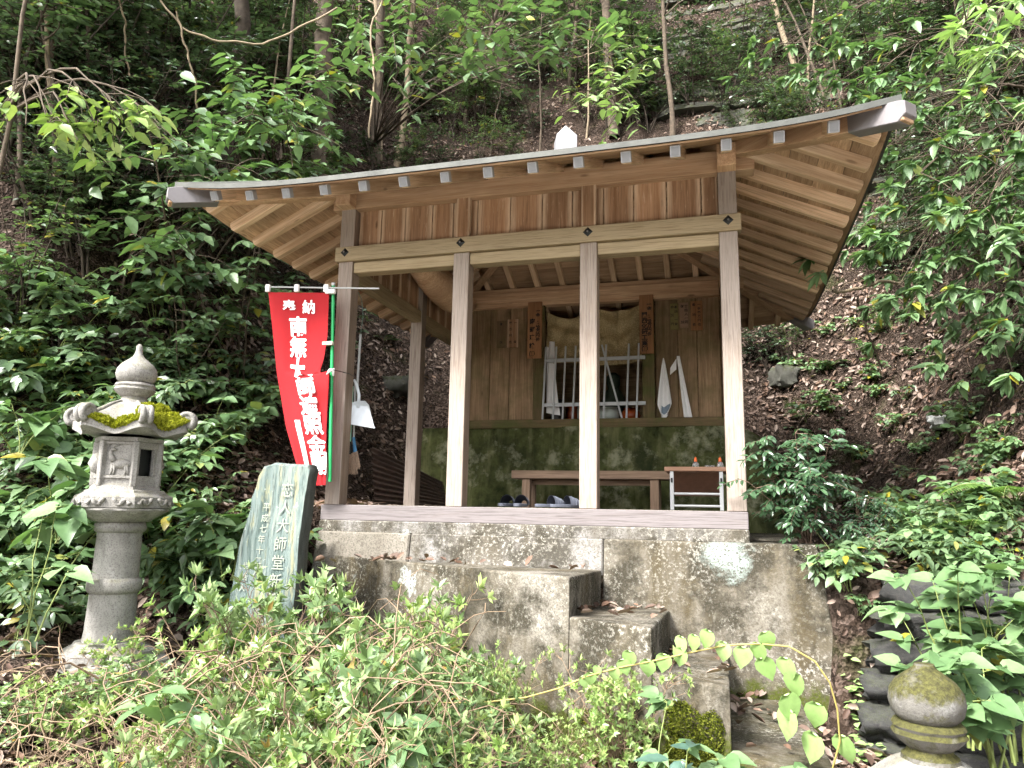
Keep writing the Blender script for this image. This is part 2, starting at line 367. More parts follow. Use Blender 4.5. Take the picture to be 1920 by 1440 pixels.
# ---------------------------------------------------------------- ground and hillside
rs = np.random.RandomState(7)
_tab = rs.rand(256, 256).astype(np.float64)
def vnoise(x, y):
    xi = np.floor(x).astype(int); yi = np.floor(y).astype(int); fx = x-xi; fy = y-yi
    fx = fx*fx*(3-2*fx); fy = fy*fy*(3-2*fy); t = _tab
    a = t[xi & 255, yi & 255]; b = t[(xi+1) & 255, yi & 255]; c = t[xi & 255, (yi+1) & 255]; d = t[(xi+1) & 255, (yi+1) & 255]
    return (a*(1-fx)+b*fx)*(1-fy)+(c*(1-fx)+d*fx)*fy - .5
def fbm(x, y, o=4):
    s = 0; a = 1
    for i in range(o): s = s + a*vnoise(x*2**i+17*i, y*2**i+5*i); a *= .5
    return s
FOOT = np.array([(-40, -26), (-14, -9), (-6.5, -3.7), (-4.7, -2.0), (-3.85, -.7), (-3.35, .8), (-3.3, 2.5), (-2.9, 3.2), (.35, 3.2), (.72, 2.4), (.75, 1.2), (.9, .2), (1.3, -.35), (2.2, -1.0), (4.5, -2.4), (14, -8), (40, -24)], float)
def sdist(x, y):
    best = np.full(x.shape, 1e9); sg = np.zeros(x.shape)
    for (ax, ay), (bx, by) in zip(FOOT[:-1], FOOT[1:]):
        dx, dy = bx-ax, by-ay; L2 = dx*dx+dy*dy
        t = np.clip(((x-ax)*dx+(y-ay)*dy)/L2, 0, 1); d = np.hypot(x-ax-t*dx, y-ay-t*dy)
        cr = dx*(y-ay)-dy*(x-ax); m = d < best-1e-9
        best = np.where(m, d, best); sg = np.where(m, np.sign(cr), sg)
    return best*sg
def sst(a, b, x): t = np.clip((x-a)/(b-a), 0, 1); return t*t*(3-2*t)
def ground(x, y):
    x = np.asarray(x, float); y = np.asarray(y, float)
    front = -1.17 + .32*sst(-2.4, -3.6, x) - .1*sst(.4, 1.6, x)
    front = front - .42*sst(-2.2, -4.2, y)*(1-.5*sst(-2.5, -4.5, x)) - .45*sst(.35, 1.1, x)*sst(-1.5, -2.3, y)
    back = np.where(x < -1.4, -.05, -.32)
    base = front + (back-front)*np.where(x > .5, sst(-.38, -.05, y), sst(-.75, -.1, y))*np.where((x > -2.9) & (x < .5), sst(.0, .1, y), 1)
    base = np.where((x > -2.75) & (x < .4) & (y > -.1) & (y < 3.1), -.4, base)
    s = sdist(x, y); sp = np.maximum(s, 0)
    h = .74*sp + .85*np.maximum(0, sp-1.0)
    h = h*(1+.10*fbm(x*.35, y*.35, 2)) + sst(.1, .9, s)*(.32*fbm(x*.8+3, y*.8, 4))
    rk = sst(.2, 1.5, x)*sst(5.2, 6.6, y)*sst(9.5, 7.5, y)                     # the rock band high on the right
    h = h + rk*(1.1 + .35*np.floor((x*.25+y*1.6))*.0)
    return base + h + .05*fbm(x*1.6, y*1.6, 3)
def gz(x, y): return float(ground(np.array([x]), np.array([y]))[0])
def hit(px, py, off=0.):
    """where the line of sight through a photo pixel meets the ground"""
    d = pix(px, py); t = np.arange(1.2, 40, .04)
    X = CAM.x+d.x*t; Y = CAM.y+d.y*t; Z = CAM.z+d.z*t
    b = np.nonzero(Z < ground(X, Y))[0]
    t0 = t[b[0]] if len(b) else 16.
    p = CAM + d*float(t0); return Vector((p.x, p.y, gz(p.x, p.y)+off))
gx = np.concatenate([[-60, -40, -28, -20], np.arange(-14, 11, .12), [13, 18, 26, 40, 60]])
gy = np.concatenate([[-60, -40, -25, -16, -11], np.arange(-8, 14, .12), [16, 20, 26, 34]])
GX, GY = np.meshgrid(gx, gy); GZ = ground(GX, GY)
n = len(gx); ii, jj = np.meshgrid(np.arange(len(gx)-1), np.arange(len(gy)-1)); q = (jj*n+ii).ravel()
me = fastmesh('ground', np.stack([GX.ravel(), GY.ravel(), GZ.ravel()], 1), np.stack([q, q+1, q+n+1, q+n], 1), True)
tag(obj('ground', me, M_ground), 'steep forest floor of dark leaf mould rising behind the small shrine', 'ground', kind='structure')

# added bounce sheet behind the viewer, out of view: reflects light under the eaves
lx = np.linspace(-22, 22, 90); ly = np.array([-3.7, -4.2, -5, -6, -7, -8.2, -9.0]); LX, LY = np.meshgrid(lx, ly); LZ = np.maximum(ground(LX, LY), -1.75) + .03
n = len(lx); ii, jj = np.meshgrid(np.arange(len(lx)-1), np.arange(len(ly)-1)); q = (jj*n+ii).ravel()
tag(obj('bounce_sheet', fastmesh('bounce_sheet', np.stack([LX.ravel(), LY.ravel(), LZ.ravel()], 1), np.stack([q, q+1, q+n+1, q+n], 1), True), plain('pale_bounce_surface', (.5, .48, .44), .9, var=.15, nscale=3)), 'pale bounce sheet added behind the camera, out of view', 'bounce_sheet', kind='structure')
# ---------------------------------------------------------------- concrete base with side stairs
base = thing('concrete_foundation', 'stained concrete platform with battered front wall and stairs under the shrine', 'foundation', (-1.2, 1.0, -1.2))
mb = MB()
def batter(x0, x1, xb0, xb1, zt, zb, yt, yb, yback):
    return [(x0, yt, zt), (x1, yt, zt), (xb1, yb, zb), (xb0, yb, zb), (x0, yback, zt), (x1, yback, zt), (xb1, yback, zb), (xb0, yback, zb)]
FC = [(3, 2, 1, 0), (4, 5, 6, 7), (0, 1, 5, 4), (1, 2, 6, 5), (2, 3, 7, 6), (3, 0, 4, 7)]
zt = -.19; zb = -1.35
mb.add(batter(-.80, .436, -.79, .56, zt, zb, -.06, -.26, 2.9), FC); P('retaining_wall', mb, M_conc, base, bevel=.012, seg=2)
mb = MB(); mb.add(batter(-2.10, -.806, -2.10, -.806, zt, zb, -.045, -.2, 2.9), FC); P('retaining_wall', mb, M_plinth, base, bevel=.01)
mb = MB(); mb.add(batter(-2.80, -2.105, -2.86, -2.105, zt, zb, -.05, -.22, 2.9), FC); P('retaining_wall', mb, M_newconc, base, bevel=.01)
mb = MB(); mb.box((-1.37, 1.36, -.155), (2.87, 2.78, .082)); P('plinth', mb, M_plinth, base, bevel=.008)
mb = MB(); mb.box((-1.365, 1.42, -.058), (2.62, 2.5, .104)); P('floor_slab', mb, M_newconc, base)
# stair blocks run along the wall; their outer face stands askew to it
def yfront(x): return -.12 - .52*(x+2.62)
def block(x0, x1, zb_, zf, z1):
    V = []
    for x in (x0, x1):
        yf = yfront(x); V += [(x, -.03, zb_), (x, yf, zf), (x, yf-.06, z1), (x, -.03, z1)]
    return V, [(0, 1, 2, 3), (7, 6, 5, 4), (0, 4, 5, 1), (1, 5, 6, 2), (2, 6, 7, 3), (3, 7, 4, 0)]
for nm, x0, x1, a, b_ in (('landing', -2.62, -.815, -.378, -.343), ('step', -.819, -.402, -.592, -.53), ('step', -.406, -.076, -.815, -.715), ('step', -.08, .30, -1.03, -.965)):
    mb = MB(); mb.add(*block(x0, x1, a, b_, -1.5)); P(nm, mb, M_conc, base, bevel=.012, seg=2)
# mossy wall under the inner sanctuary, a rounded mound on the right
def mound(u, v):
    x = -3.15 + 3.75*u; z = -.3 + 1.12*v
    top = 1.0 if x < .05 else max(.25, 1-((x-.05)/.62)**2*.55)
    z = -.3 + 1.12*v*top
    bulge = .10*math.sin(v*math.pi*.5)*0 + .12*(1-v)
    y = 2.60 - bulge + (.5*max(0, x-.05)**1.5) + .03*mnoise.noise((x*2.2, z*2.2, 1)) + (.25*(v-.82)/.18 if v > .82 and x > 0 else 0)
    return (x, y, z)
mw = MB(); mw.grid(mound, 60, 20)
b0 = len(mw.v)
mw.grid(lambda u, v: (-3.15+3.75*u, mound(u, 1)[1] + v*.45, mound(u, 1)[2]+.002*v), 60, 2)
tag(P('sanctuary_wall', mw, M_mossy, None, smooth=True, ang=50), 'green mossy concrete wall below the barred window, rounded at its right end', 'wall')

# ---------------------------------------------------------------- the pavilion
pav = thing('shrine_pavilion', 'small open timber shrine with square hipped roof on a concrete platform', 'shrine', (-1.365, 1.42, -.11))
PX = [-2.73, -1.82, -.91, 0]; h = .0575; K0, K1 = 2.182, 2.334; LB, LT = 1.768, 1.881
for i, x in enumerate(PX):
    top = K0 if i in (0, 3) else LB+.05
    lean = (-.006, .02, .0, -.004)[i]
    beam('post', (x, h, -.008), (x+lean*0, h, top), .115, .115, M_post, pav, up=(0, 1, 0))
for y in (1.40, 2.74):
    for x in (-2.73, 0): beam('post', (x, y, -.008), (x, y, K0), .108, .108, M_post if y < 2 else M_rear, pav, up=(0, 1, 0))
for a, b_ in (((-2.80, .045, -.062), (.062, .045, -.062)),): beam('sill_beam', a, b_, .135, .105, M_sill, pav)
beam('sill_beam', (-2.73, .115, -.062), (-2.73, 2.8, -.062), .12, .1, M_sill, pav)
beam('sill_beam', (0, .115, -.062), (0, 2.8, -.062), .12, .1, M_sill, pav)
beam('lintel', (-2.81, .02, (LB+LT)/2), (.08, .02, (LB+LT)/2), .085, LT-LB, M_straw, pav)
for a, b_ in zip(PX[:-1], PX[1:]): beam('tie_beam', (a+h+.001, .066, LB-.042), (b_-h-.001, .066, LB-.042), .10, .082, M_straw, pav)
for x in PX:      # iron diamond plates on the lintel
    mb = MB(); mb.add([(-.034, 0, 0), (0, 0, -.034), (.034, 0, 0), (0, 0, .034), (0, -.016, 0)], [(0, 1, 4), (1, 2, 4), (2, 3, 4), (3, 0, 4), (3, 2, 1, 0)])
    k = P('nail_cover', mb, M_black, pav, Matrix.Translation((x+(.0 if x < -2 else 0), -.0235, (LB+LT)/2+.012)))
    mb = MB(); mb.lathe([(.007, 0), (.006, .006), (0.001, .008)], 8, Matrix.Rotation(R(90), 4, 'X')); P('rivet', mb, M_metal, k, Matrix.Translation((x, -.037, (LB+LT)/2+.012)))
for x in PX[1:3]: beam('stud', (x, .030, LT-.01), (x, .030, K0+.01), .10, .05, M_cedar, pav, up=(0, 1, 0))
# frieze boards between lintel and eave beam
def boards(name, x0, x1, z0, z1, y, wd, rng, mat, along='x', fx=None):
    x = x0
    while x < x1-.02:
        ww = min(wd*(.8+.4*rng.random()), x1-x)
        if x1-x-ww < .05: ww = x1-x
        c = x+ww/2; dy = .004*rng.random()
        if along == 'x': beam(name, (c, y+dy, z0), (c, y+dy, z1), ww-.006, .016, mat, pav, up=(0, 1, 0), bevel=.003)
        else: beam(name, (fx+dy, c, z0), (fx+dy, c, z1), ww-.003, .016, mat, pav, up=(1, 0, 0), bevel=.002)
        x += ww
rng = random.Random(3)
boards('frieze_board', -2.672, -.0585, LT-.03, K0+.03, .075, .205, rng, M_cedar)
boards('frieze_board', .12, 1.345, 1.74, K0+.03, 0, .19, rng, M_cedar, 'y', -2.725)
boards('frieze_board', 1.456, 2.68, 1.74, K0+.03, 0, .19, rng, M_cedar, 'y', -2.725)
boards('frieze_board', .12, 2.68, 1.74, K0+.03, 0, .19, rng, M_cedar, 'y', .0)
kz = (K0+K1)/2
beam('eave_beam', (-2.86, .058, kz), (.175, .058, kz), .115, K1-K0, M_beam, pav)
beam('eave_beam', (-2.86, 2.74, kz), (.175, 2.74, kz), .115, K1-K0, M_beam, pav)
beam('eave_beam', (-2.73, -.10, kz-.002), (-2.73, 2.86, kz-.002), .117, K1-K0+.002, M_beam, pav)
beam('eave_beam', (0, -.10, kz-.002), (0, 2.86, kz-.002), .117, K1-K0+.002, M_beam, pav)
for x in (-2.73, 0): beam('tie_beam', (x, .116, 1.70), (x, 2.68, 1.70), .09, .105, M_straw, pav)
# natural curved log under the left eave beam
pts = [(-2.57+.04*math.sin(t*3), .85+1.45*t, 2.07-.10*math.sin(t*math.pi)) for t in [i/12 for i in range(13)]]
P('curved_log', MB().tube(pts, [.085+.06*math.sin(i/12*math.pi) for i in range(13)], 12), M_beam, pav, smooth=True, ang=50)
beam('cross_beam', (-2.67, 1.40, 2.27), (-.06, 1.40, 2.27), .13, .15, M_beam, pav)
# ---- roof: square pyramid with lifted corners
CX, CY, RR = -1.365, 1.40, 2.225; ZA = 3.12
def roofz(x, y, d=0.):
    a, b_ = abs(x-CX)/RR, abs(y-CY)/RR; r = max(a, b_); t = min(a, b_)/max(r, 1e-6)
    z = ZA - (ZA-2.037)*(1.12*r - .12*r*r) + .085*r*r*(t**5)
    return z - d
roofm = MB()
for sgn, ax in ((1, 0), (-1, 0), (1, 1), (-1, 1)):
    for dz, rev in ((0, 0), (.034, 1)):
        def rf(u, v, dz=dz):
            r = RR*(v if v > .001 else .001); tt = (u*2-1)*r*sgn
            x, y = (CX+tt, CY-sgn*r) if ax == 0 else (CX+sgn*r, CY+tt)
            return (x, y, roofz(x, y, dz))
        roofm.grid(rf, 24, 10)
    def ed(u, v):
        tt = (u*2-1)*RR*sgn; x, y = (CX+tt, CY-sgn*RR) if ax == 0 else (CX+sgn*RR, CY+tt)
        return (x, y, roofz(x, y, .034*v))
    roofm.grid(ed, 24, 1)
roof = P('roof', roofm, M_edge, pav, smooth=True, ang=30)
# sheathing boards laid parallel to each eave, seen from below
for sgn, ax in ((1, 0), (-1, 0), (1, 1), (-1, 1)):
    e = RR-.02; k = 0
    while e > .25:
        wd = .135+.03*rng.random(); lo = max(e-wd+.004, .12); mb = MB()
        def sb(u, v):
            r = e+(lo-e)*v; tt = (u*2-1)*(r-.003)*sgn
            x, y = (CX+tt, CY-sgn*r) if ax == 0 else (CX+sgn*r, CY+tt)
            return (x, y, roofz(x, y, .05))
        mb.grid(sb, 14, 1)
        V = [Vector(p) for p in mb.v]; V2 = [p+Vector((0, 0, .011)) for p in V]; n_ = 15
        mb = MB(); F = [(i, i+1, i+1+n_, i+n_) for i in range(14)]
        mb.add(V, F); mb.add(V2, F); 
        mb.add([V[i] for i in range(n_)]+[V2[i] for i in range(n_)], [(i, i+1, i+1+n_, i+n_) for i in range(14)])
        mb.add([V[i+n_] for i in range(n_)]+[V2[i+n_] for i in range(n_)], [(i, i+1, i+1+n_, i+n_) for i in range(14)])
        # grain along the board: local x of the board object
        M = Matrix.Translation((CX, CY, 2.3)) @ (Matrix.Identity(4) if ax == 0 else Matrix.Rotation(R(90), 4, 'Z'))
        mb.v = [tuple(M.inverted() @ Vector(p)) for p in mb.v]
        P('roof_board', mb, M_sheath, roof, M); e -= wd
# rafters
def raft(x0, y0, x1, y1, ends, caps=False):
    """from the hip end (x0,y0) to the eave tip (x1,y1); hangs below the sheathing"""
    d = .052 + .038
    zt_ = roofz(x1, y1, d); z0_ = roofz(x0, y0, d)
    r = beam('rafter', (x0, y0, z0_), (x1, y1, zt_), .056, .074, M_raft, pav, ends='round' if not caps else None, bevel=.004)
    if caps:
        M = WM[r.name]; L = (Vector((x1, y1, zt_))-Vector((x0, y0, z0_))).length
        mb = MB(); mb.box((L+.008, 0, 0), (.05, .057, .064)); c = P('rafter_cap', mb, M_cap, r, M, bevel=.003)
        mb = MB(); mb.box((L+.034, 0, 0), (.003, .043, .048)); P('cap_inset', mb, M_capin, r, M)
E_ = 2.165
for k in range(-7, 8):
    o = .275*k - .02
    r0 = max(abs(o), .16) + .07
    if abs(o) > 1.9: r0 = abs(o)+.03
    raft(CX+o, CY-r0, CX+o, CY-E_+.02, None, True)
    raft(CX+o, CY+r0, CX+o, CY+E_, None)
    raft(CX+r0, CY+o, CX+E_, CY+o, None)
    raft(CX-r0, CY+o, CX-E_, CY+o, None)
for sx, sy in ((-1, -1), (1, -1), (1, 1), (-1, 1)):     # hip rafters with sheet metal shoes
    pts = []; 
    for i in range(9):
        r = .1 + (RR+.02-.1)*i/8; pts.append(Vector((CX+sx*r, CY+sy*r, roofz(CX+sx*min(r, RR), CY+sy*min(r, RR), .112 if r < 2.1 else .115))))
    for a, b_ in ((0, 5), (5, 8)):
        pass
    hd = Vector((sx, sy, 0)).normalized(); sdv = Vector((-hd.y, hd.x, 0)); mb = MB(); V = []
    for p in pts:
        for (q, zz) in ((-.045, -.055), (.045, -.055), (.045, .05), (-.045, .05)): V.append(p+sdv*q+Vector((0, 0, zz)))
    F = [(i*4+j, i*4+(j+1) % 4, i*4+4+(j+1) % 4, i*4+4+j) for i in range(8) for j in range(4)]+[(3, 2, 1, 0), (32, 33, 34, 35)]
    Mh = Matrix.Translation(pts[0]) @ Matrix.Rotation(math.atan2(hd.y, hd.x), 4, 'Z')
    mb.add([Mh.inverted() @ p for p in V], F); hr = P('hip_rafter', mb, M_beam, pav, Mh, bevel=.005)
    # the shoe: a box sleeve with a cut-out rear edge and folded tip
    L1 = (pts[8]-pts[0]).xy.length; zt_ = (Mh.inverted() @ pts[8]).z; zi = (Mh.inverted() @ pts[7]).z; sl = (zt_-zi)/((pts[8]-pts[7]).xy.length)
    mb = MB(); V = []
    prof = [(-.31, -.060, .054), (-.22, -.060, .055), (-.03, -.062, .056), (.015, -.02, .05)]
    for (dx, lo, hi_) in prof:
        zc = zt_+sl*dx
        for (q, zz) in ((-.05, lo), (.05, lo), (.05, hi_), (-.05, hi_)): V.append(Vector((L1+dx, q, zc+zz)))
    F = [(i*4+j, i*4+(j+1) % 4, i*4+4+(j+1) % 4, i*4+4+j) for i in range(3) for j in range(4)]+[(12, 13, 14, 15)]
    mb.add(V, F); P('metal_shoe', mb, M_metal, hr, Mh, bevel=.004)
# finial: pale translucent pyramid on the roof peak
g = G('milky_plastic', .25, .5); g.col((.55, .55, .58)); g.set('Transmission Weight', .5); g.set('Roughness', .35); M_milk = g.m
mb = MB(); w_ = .092; mb.add([(-w_, -w_, 3.05), (w_, -w_, 3.05), (w_, w_, 3.05), (-w_, w_, 3.05), (-w_, -w_, 3.30), (w_, -w_, 3.30), (w_, w_, 3.30), (-w_, w_, 3.30), (0, 0, 3.44)],
    [(3, 2, 1, 0), (0, 1, 5, 4), (1, 2, 6, 5), (2, 3, 7, 6), (3, 0, 4, 7), (4, 5, 8), (5, 6, 8), (6, 7, 8), (7, 4, 8)])
P('roof_finial', mb, M_milk, pav, Matrix.Translation((CX, CY, 0)) @ Matrix.Rotation(R(20), 4, 'Z'), bevel=.004)
# ---- rear wall with the barred window
YR = 2.70
WX0, WX1, WZ0, WZ1 = -1.845, -.828, .895, 2.12
boards('wall_board', -2.672, WX0-.118, .895, K0-.05, YR+.03, .235, rng, M_rear)
boards('wall_board', WX1+.128, -.06, .895, K0-.05, YR+.03, .235, rng, M_rear)
beam('window_post', (WX0-.058, YR+.02, .90), (WX0-.058, YR+.02, K0), .115, .09, M_ledge, pav, up=(0, 1, 0))
beam('window_post', (WX1+.062, YR+.02, .90), (WX1+.062, YR+.02, K0), .125, .09, M_ledge, pav, up=(0, 1, 0))
beam('wall_beam', (-2.66, YR+.0, 2.20), (-.062, YR+.0, 2.20), .10, .155, M_beam, pav)
beam('ledge_beam', (-2.78, YR-.03, .853), (.05, YR-.03, .853), .16, .088, M_ledge, pav)
mb = MB(); mb.add([(WX0-.1, YR+.07, .86), (WX1+.1, YR+.07, .86), (WX1+.1, YR+.8, .86), (WX0-.1, YR+.8, .86), (WX0-.1, YR+.07, 2.3), (WX1+.1, YR+.07, 2.3), (WX1+.1, YR+.8, 2.3), (WX0-.1, YR+.8, 2.3)],
    [(0, 1, 2, 3), (7, 6, 5, 4), (1, 5, 6, 2), (2, 6, 7, 3), (3, 7, 4, 0)])
P('sanctuary_niche', mb, M_rear, pav)
P('wall_backing', MB().box((-2.31, YR+.055, 1.5), (.75, .012, 1.3)), M_rear, pav); P('wall_backing', MB().box((-.38, YR+.055, 1.5), (.68, .012, 1.3)), M_rear, pav)  # panels added behind the boards to block light through their gaps
grille = P('window_grille', MB().box((-1.315, YR-.045, 1.518), (1.04, .022, .036)), M_white, pav, bevel=.002)
P('grille_rail', MB().box((-1.315, YR-.045, 1.052), (1.04, .022, .036)), M_white, grille, bevel=.002)
for k, x in enumerate((-1.845, -1.735, -1.635, -1.53, -1.425, -1.32, -1.215, -1.105, -1.003, -.885)):
    t = -.20 if k == 7 else (.012 if k < 4 else 0)
    if k == 7: x = -1.03; 
    if k == 8: x = -.985
    P('grille_bar', MB().tube([(x+t*0, YR-.068, .90), (x+(t if k == 7 else .03), YR-.068, 1.66)], .0105, 6), M_white, grille)
# ---- cloths in and beside the window
def gold():
    g = G('gold_brocade', .6, .4); v = g.vor(g.obj, 90); f = g.noise(g.obj, 60, 4)
    g.col(g.mix(g.ramp(g.m_(v, f), [(.08, 0), (.3, 1)]), (.46, .36, .185), (.28, .21, .10))); g.bump(v, .3, .003); return g.m
M_gold = gold()
def curtain(u, v):
    x = WX0+.01 + (WX1-WX0-.02)*u; sag = .085*math.sin(min(1, max(0, u/.47))*math.pi)*(u < .47) + .06*math.sin(max(0, (u-.47)/.53)*math.pi)*(u > .47)
    ztop = 2.10 - sag - .03*(u < .47); z = ztop + (1.49-ztop)*v + .02*math.sin(u*7)*v
    c = .5*abs(math.sin((u-.47)/.53*math.pi)) if u > .47 else .5*math.sin(u/.47*math.pi)
    y = YR+.055 + .014*math.sin(30*(u+.25*v*(1 if u < .25 or u > .75 else -1))) + .012*math.sin(19*v+8*abs(u-.73))
    return (x, y, z)
tag(P('curtain', MB().grid(curtain, 90, 40), M_gold, None, smooth=True), 'golden brocade curtain sagging across the top of the barred window', 'curtain')
M_cloth = plain('white_cotton', (.76, .75, .74), .9, var=.04)
def wc(u, v):
    return (WX0+.015+.085*u+.07*v*u*v, YR+.03+.012*math.sin(9*u+3*v), 1.74-.76*v-.03*u*v)
tag(P('hanging_cloth', MB().grid(wc, 10, 16), M_cloth, None, smooth=True), 'narrow white cloth hanging inside the left edge of the barred window', 'cloth')
def tow1(u, v):
    wv = .008+.128*min(1, v*1.25)**.8; bot = .6 + (.07*(1-abs(2*u-1.1)) if v > .8 else 0)
    x = -.617 + (u-.47)*wv*(1 if v < .85 else 1-.5*(v-.85)/.15*(abs(2*u-1) > .5)); z = 1.508-.56*v-.06*v*(1-abs(2*u-.9))
    return (x, YR-.012-.014*math.sin(u*9+1)*min(1, v*3)-.01, z)
def tow2(u, v):
    x = -.472 + (u-.5)*(.03+.055*v) + .085*v; z = 1.525-.615*v-.02*u*v
    return (x, YR-.014-.012*math.sin(u*8)*min(1, v*3), z)
def tow2b(u, v):
    return (-.487-.062*u*(1 if v > .15 else .8)-.005*v, YR-.03, 1.50-.075*u*(1-v*.3)-.115*v)
t1 = thing('towel', 'white towel with grey-blue bottom stripe on the plank wall right of the barred window', 'towel', (-.617, YR-.02, 1.5), 'towels on the rear wall')
P('cloth', MB().grid(tow1, 12, 18), M_cloth, t1, smooth=True)
M_stripe = plain('grey_blue_stripe', (.18, .23, .28), .9)
def strp(u, v):
    p = tow1(.28+.64*u, .80+.12*v+.02*u); return (p[0], p[1]-.004, p[2])
P('stripe', MB().grid(strp, 8, 3), M_stripe, t1, smooth=True)
t2 = thing('towel', 'plain white towel folded over at its top corner, nearest the right post', 'towel', (-.47, YR-.02, 1.5), 'towels on the rear wall')
P('cloth', MB().grid(tow2, 8, 18), M_cloth, t2, smooth=True); P('flap', MB().grid(tow2b, 4, 4), M_cloth, t2, smooth=True)
# ---- lettering
def textmesh(s, size, off=.0, sub=0, bold=0.):
    cu = bpy.data.curves.new('t', 'FONT'); cu.body = s; cu.size = size; cu.align_x = 'CENTER'; cu.align_y = 'CENTER'; cu.offset = off; cu.resolution_u = 2
    o = bpy.data.objects.new('t', cu); COL.objects.link(o); bpy.context.view_layer.update()
    me = bpy.data.meshes.new_from_object(o.evaluated_get(bpy.context.evaluated_depsgraph_get()))
    bpy.data.objects.remove(o); bpy.data.curves.remove(cu)
    bm = bmesh.new(); bm.from_mesh(me); bmesh.ops.triangulate(bm, faces=bm.faces)
    for _ in range(sub):
        ee = [e for e in bm.edges if e.calc_length() > size*.12]
        if ee: bmesh.ops.subdivide_edges(bm, edges=ee, cuts=1); bmesh.ops.triangulate(bm, faces=bm.faces)
    # centre on the ink box
    xs = [v.co.x for v in bm.verts]; ys = [v.co.y for v in bm.verts]
    if xs:
        c = Vector(((min(xs)+max(xs))/2, (min(ys)+max(ys))/2, 0))
        for v in bm.verts: v.co -= c
    bm.to_mesh(me); bm.free()
    if bold:
        nv = len(me.vertices); co = np.empty(nv*3, np.float32); me.vertices.foreach_get('co', co); co = co.reshape(-1, 3); fc = np.array([p.vertices[:] for p in me.polygons]); V = []; F = []
        for j, (dx, dy) in enumerate(((0, 0), (1, .3), (-1, -.3), (.3, -1), (-.3, 1))): V.append(co+np.array([dx*bold, dy*bold, .0004*j])); F.append(fc+j*nv)
        me = fastmesh('character', np.concatenate(V), np.concatenate(F))
    return me
XZ = Matrix(((1, 0, 0, 0), (0, 0, -1, 0), (0, 1, 0, 0), (0, 0, 0, 1)))      # text plane to an upright plane facing -Y
def column(s, x, y, z0, z1, size, parent, mat, M=None, off=.002):
    n_ = len(s)
    for i, ch in enumerate(s):
        if ch == ' ': continue
        z = z0+(z1-z0)*(i/(n_-1) if n_ > 1 else 0)
        obj('character', textmesh(ch, size, off), mat, parent, (M or Matrix.Identity(4)) @ Matrix.Translation((x, y, z)) @ XZ)
for (x0, x1, z0, z1, big, lab) in ((-2.017, -1.863, 1.545, 2.155, '南部建設㈱', 'tall reddish donor plaque on the left of the barred window'), (-.847, -.705, 1.55, 2.16, '関西化研工業㈱', 'tall reddish donor plaque on the right of the barred window')):
    pl = thing('donor_plaque', lab, 'plaque', ((x0+x1)/2, YR-.06, z0), 'donor plaques on the rear wall')
    xx = (x0+x1)/2
    beam('board', (xx, YR-.064, z0), (xx, YR-.064, z1), x1-x0, .018, M_plaque, pl, up=(0, 1, 0), bevel=.003)
    column('一金 参拾万円也', x1-.042, YR-.0755, z1-.1, z0+.2, .046, pl, M_ink); column(big, x0+.052, YR-.0755, z1-.21, z0+.05, .06, pl, M_ink)
def small(x, z, w_, h_, mat, txt, lab):
    pl = thing('name_tablet', lab, 'plaque', (x, YR+.01, z), 'small name tablets on the rear wall')
    beam('board', (x, YR+.012, z), (x, YR+.012, z+h_), w_, .012, mat, pl, up=(0, 1, 0), bevel=.002)
    for i, t in enumerate(txt): column(t, x+w_*(.22-.44*i if len(txt) > 1 else 0), YR+.0045, z+h_-.04, z+.06, min(.034, w_*.4), pl, M_ink, off=.0006)
P1 = plain('tablet_olive', (.20, .165, .06), .7); P2_ = plain('tablet_pale', (.30, .19, .12), .7)
small(-.505, 1.80, .08, .275, P1, ['奉納 一金', '壱万円'], 'olive name tablet, leftmost of three right of the window')
small(-.405, 1.815, .085, .265, P2_, ['世話人一同', '奉納'], 'pale name tablet in the middle of three right of the window')
small(-.285, 1.785, .115, .305, M_plaque, ['一金壱万円也', '奉納者'], 'reddish name tablet, rightmost of three right of the window')
small(-2.33, 1.69, .10, .30, M_rear, ['奉納'], 'thin dark name tablet left of the window, nearer the left post')
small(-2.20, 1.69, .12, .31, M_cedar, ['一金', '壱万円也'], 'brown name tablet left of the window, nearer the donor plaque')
# ---- vessels in the niche
M_celadon = plain('celadon_glaze', (.42, .46, .42), .25, var=.06); M_redlac = plain('red_lacquer', (.22, .045, .012), .22, var=.3, nscale=8); M_dkpot = plain('dark_bronze', (.03, .03, .028), .4)
def pot(name, prof, mat, loc, lab, cat):
    tag(P(name, MB().lathe(prof, 28), mat, None, Matrix.Translation(loc), smooth=True, ang=60), lab, cat)
pot('ceramic_bowl', [(.05, 0), (.10, .03), (.115, .09), (.10, .14), (.085, .155), (.095, .165), (.08, .16), (.06, .10), (.0, .08)], M_celadon, (-1.20, YR+.2, .88), 'pale celadon bowl behind the window bars left of the red pot', 'bowl')
pot('lacquer_pot', [(.05, 0), (.09, .03), (.105, .08), (.09, .125), (.07, .14), (.085, .15), (.06, .145), (.0, .1)], M_redlac, (-.975, YR+.2, .88), 'glossy red-brown pot behind the bars at the right of the window', 'pot')
pot('ceramic_bowl', [(.05, 0), (.095, .04), (.10, .15), (.09, .19), (.105, .2), (.08, .19), (0, .1)], M_celadon, (-1.44, YR+.22, .88), 'tall pale bowl behind the bars, half hidden by the third post', 'bowl')
pot('bronze_vase', [(.05, 0), (.075, .05), (.06, .16), (.04, .22), (.06, .26), (.04, .25), (0, .2)], M_dkpot, (-1.75, YR+.2, .88), 'dark bronze vase behind the bars at the left of the window', 'vase')
pot('lacquer_pot', [(.04, 0), (.06, .04), (.065, .16), (.05, .21), (0, .2)], M_redlac, (-1.60, YR+.25, .88), 'slim dark red vessel behind the left bars of the window', 'pot')
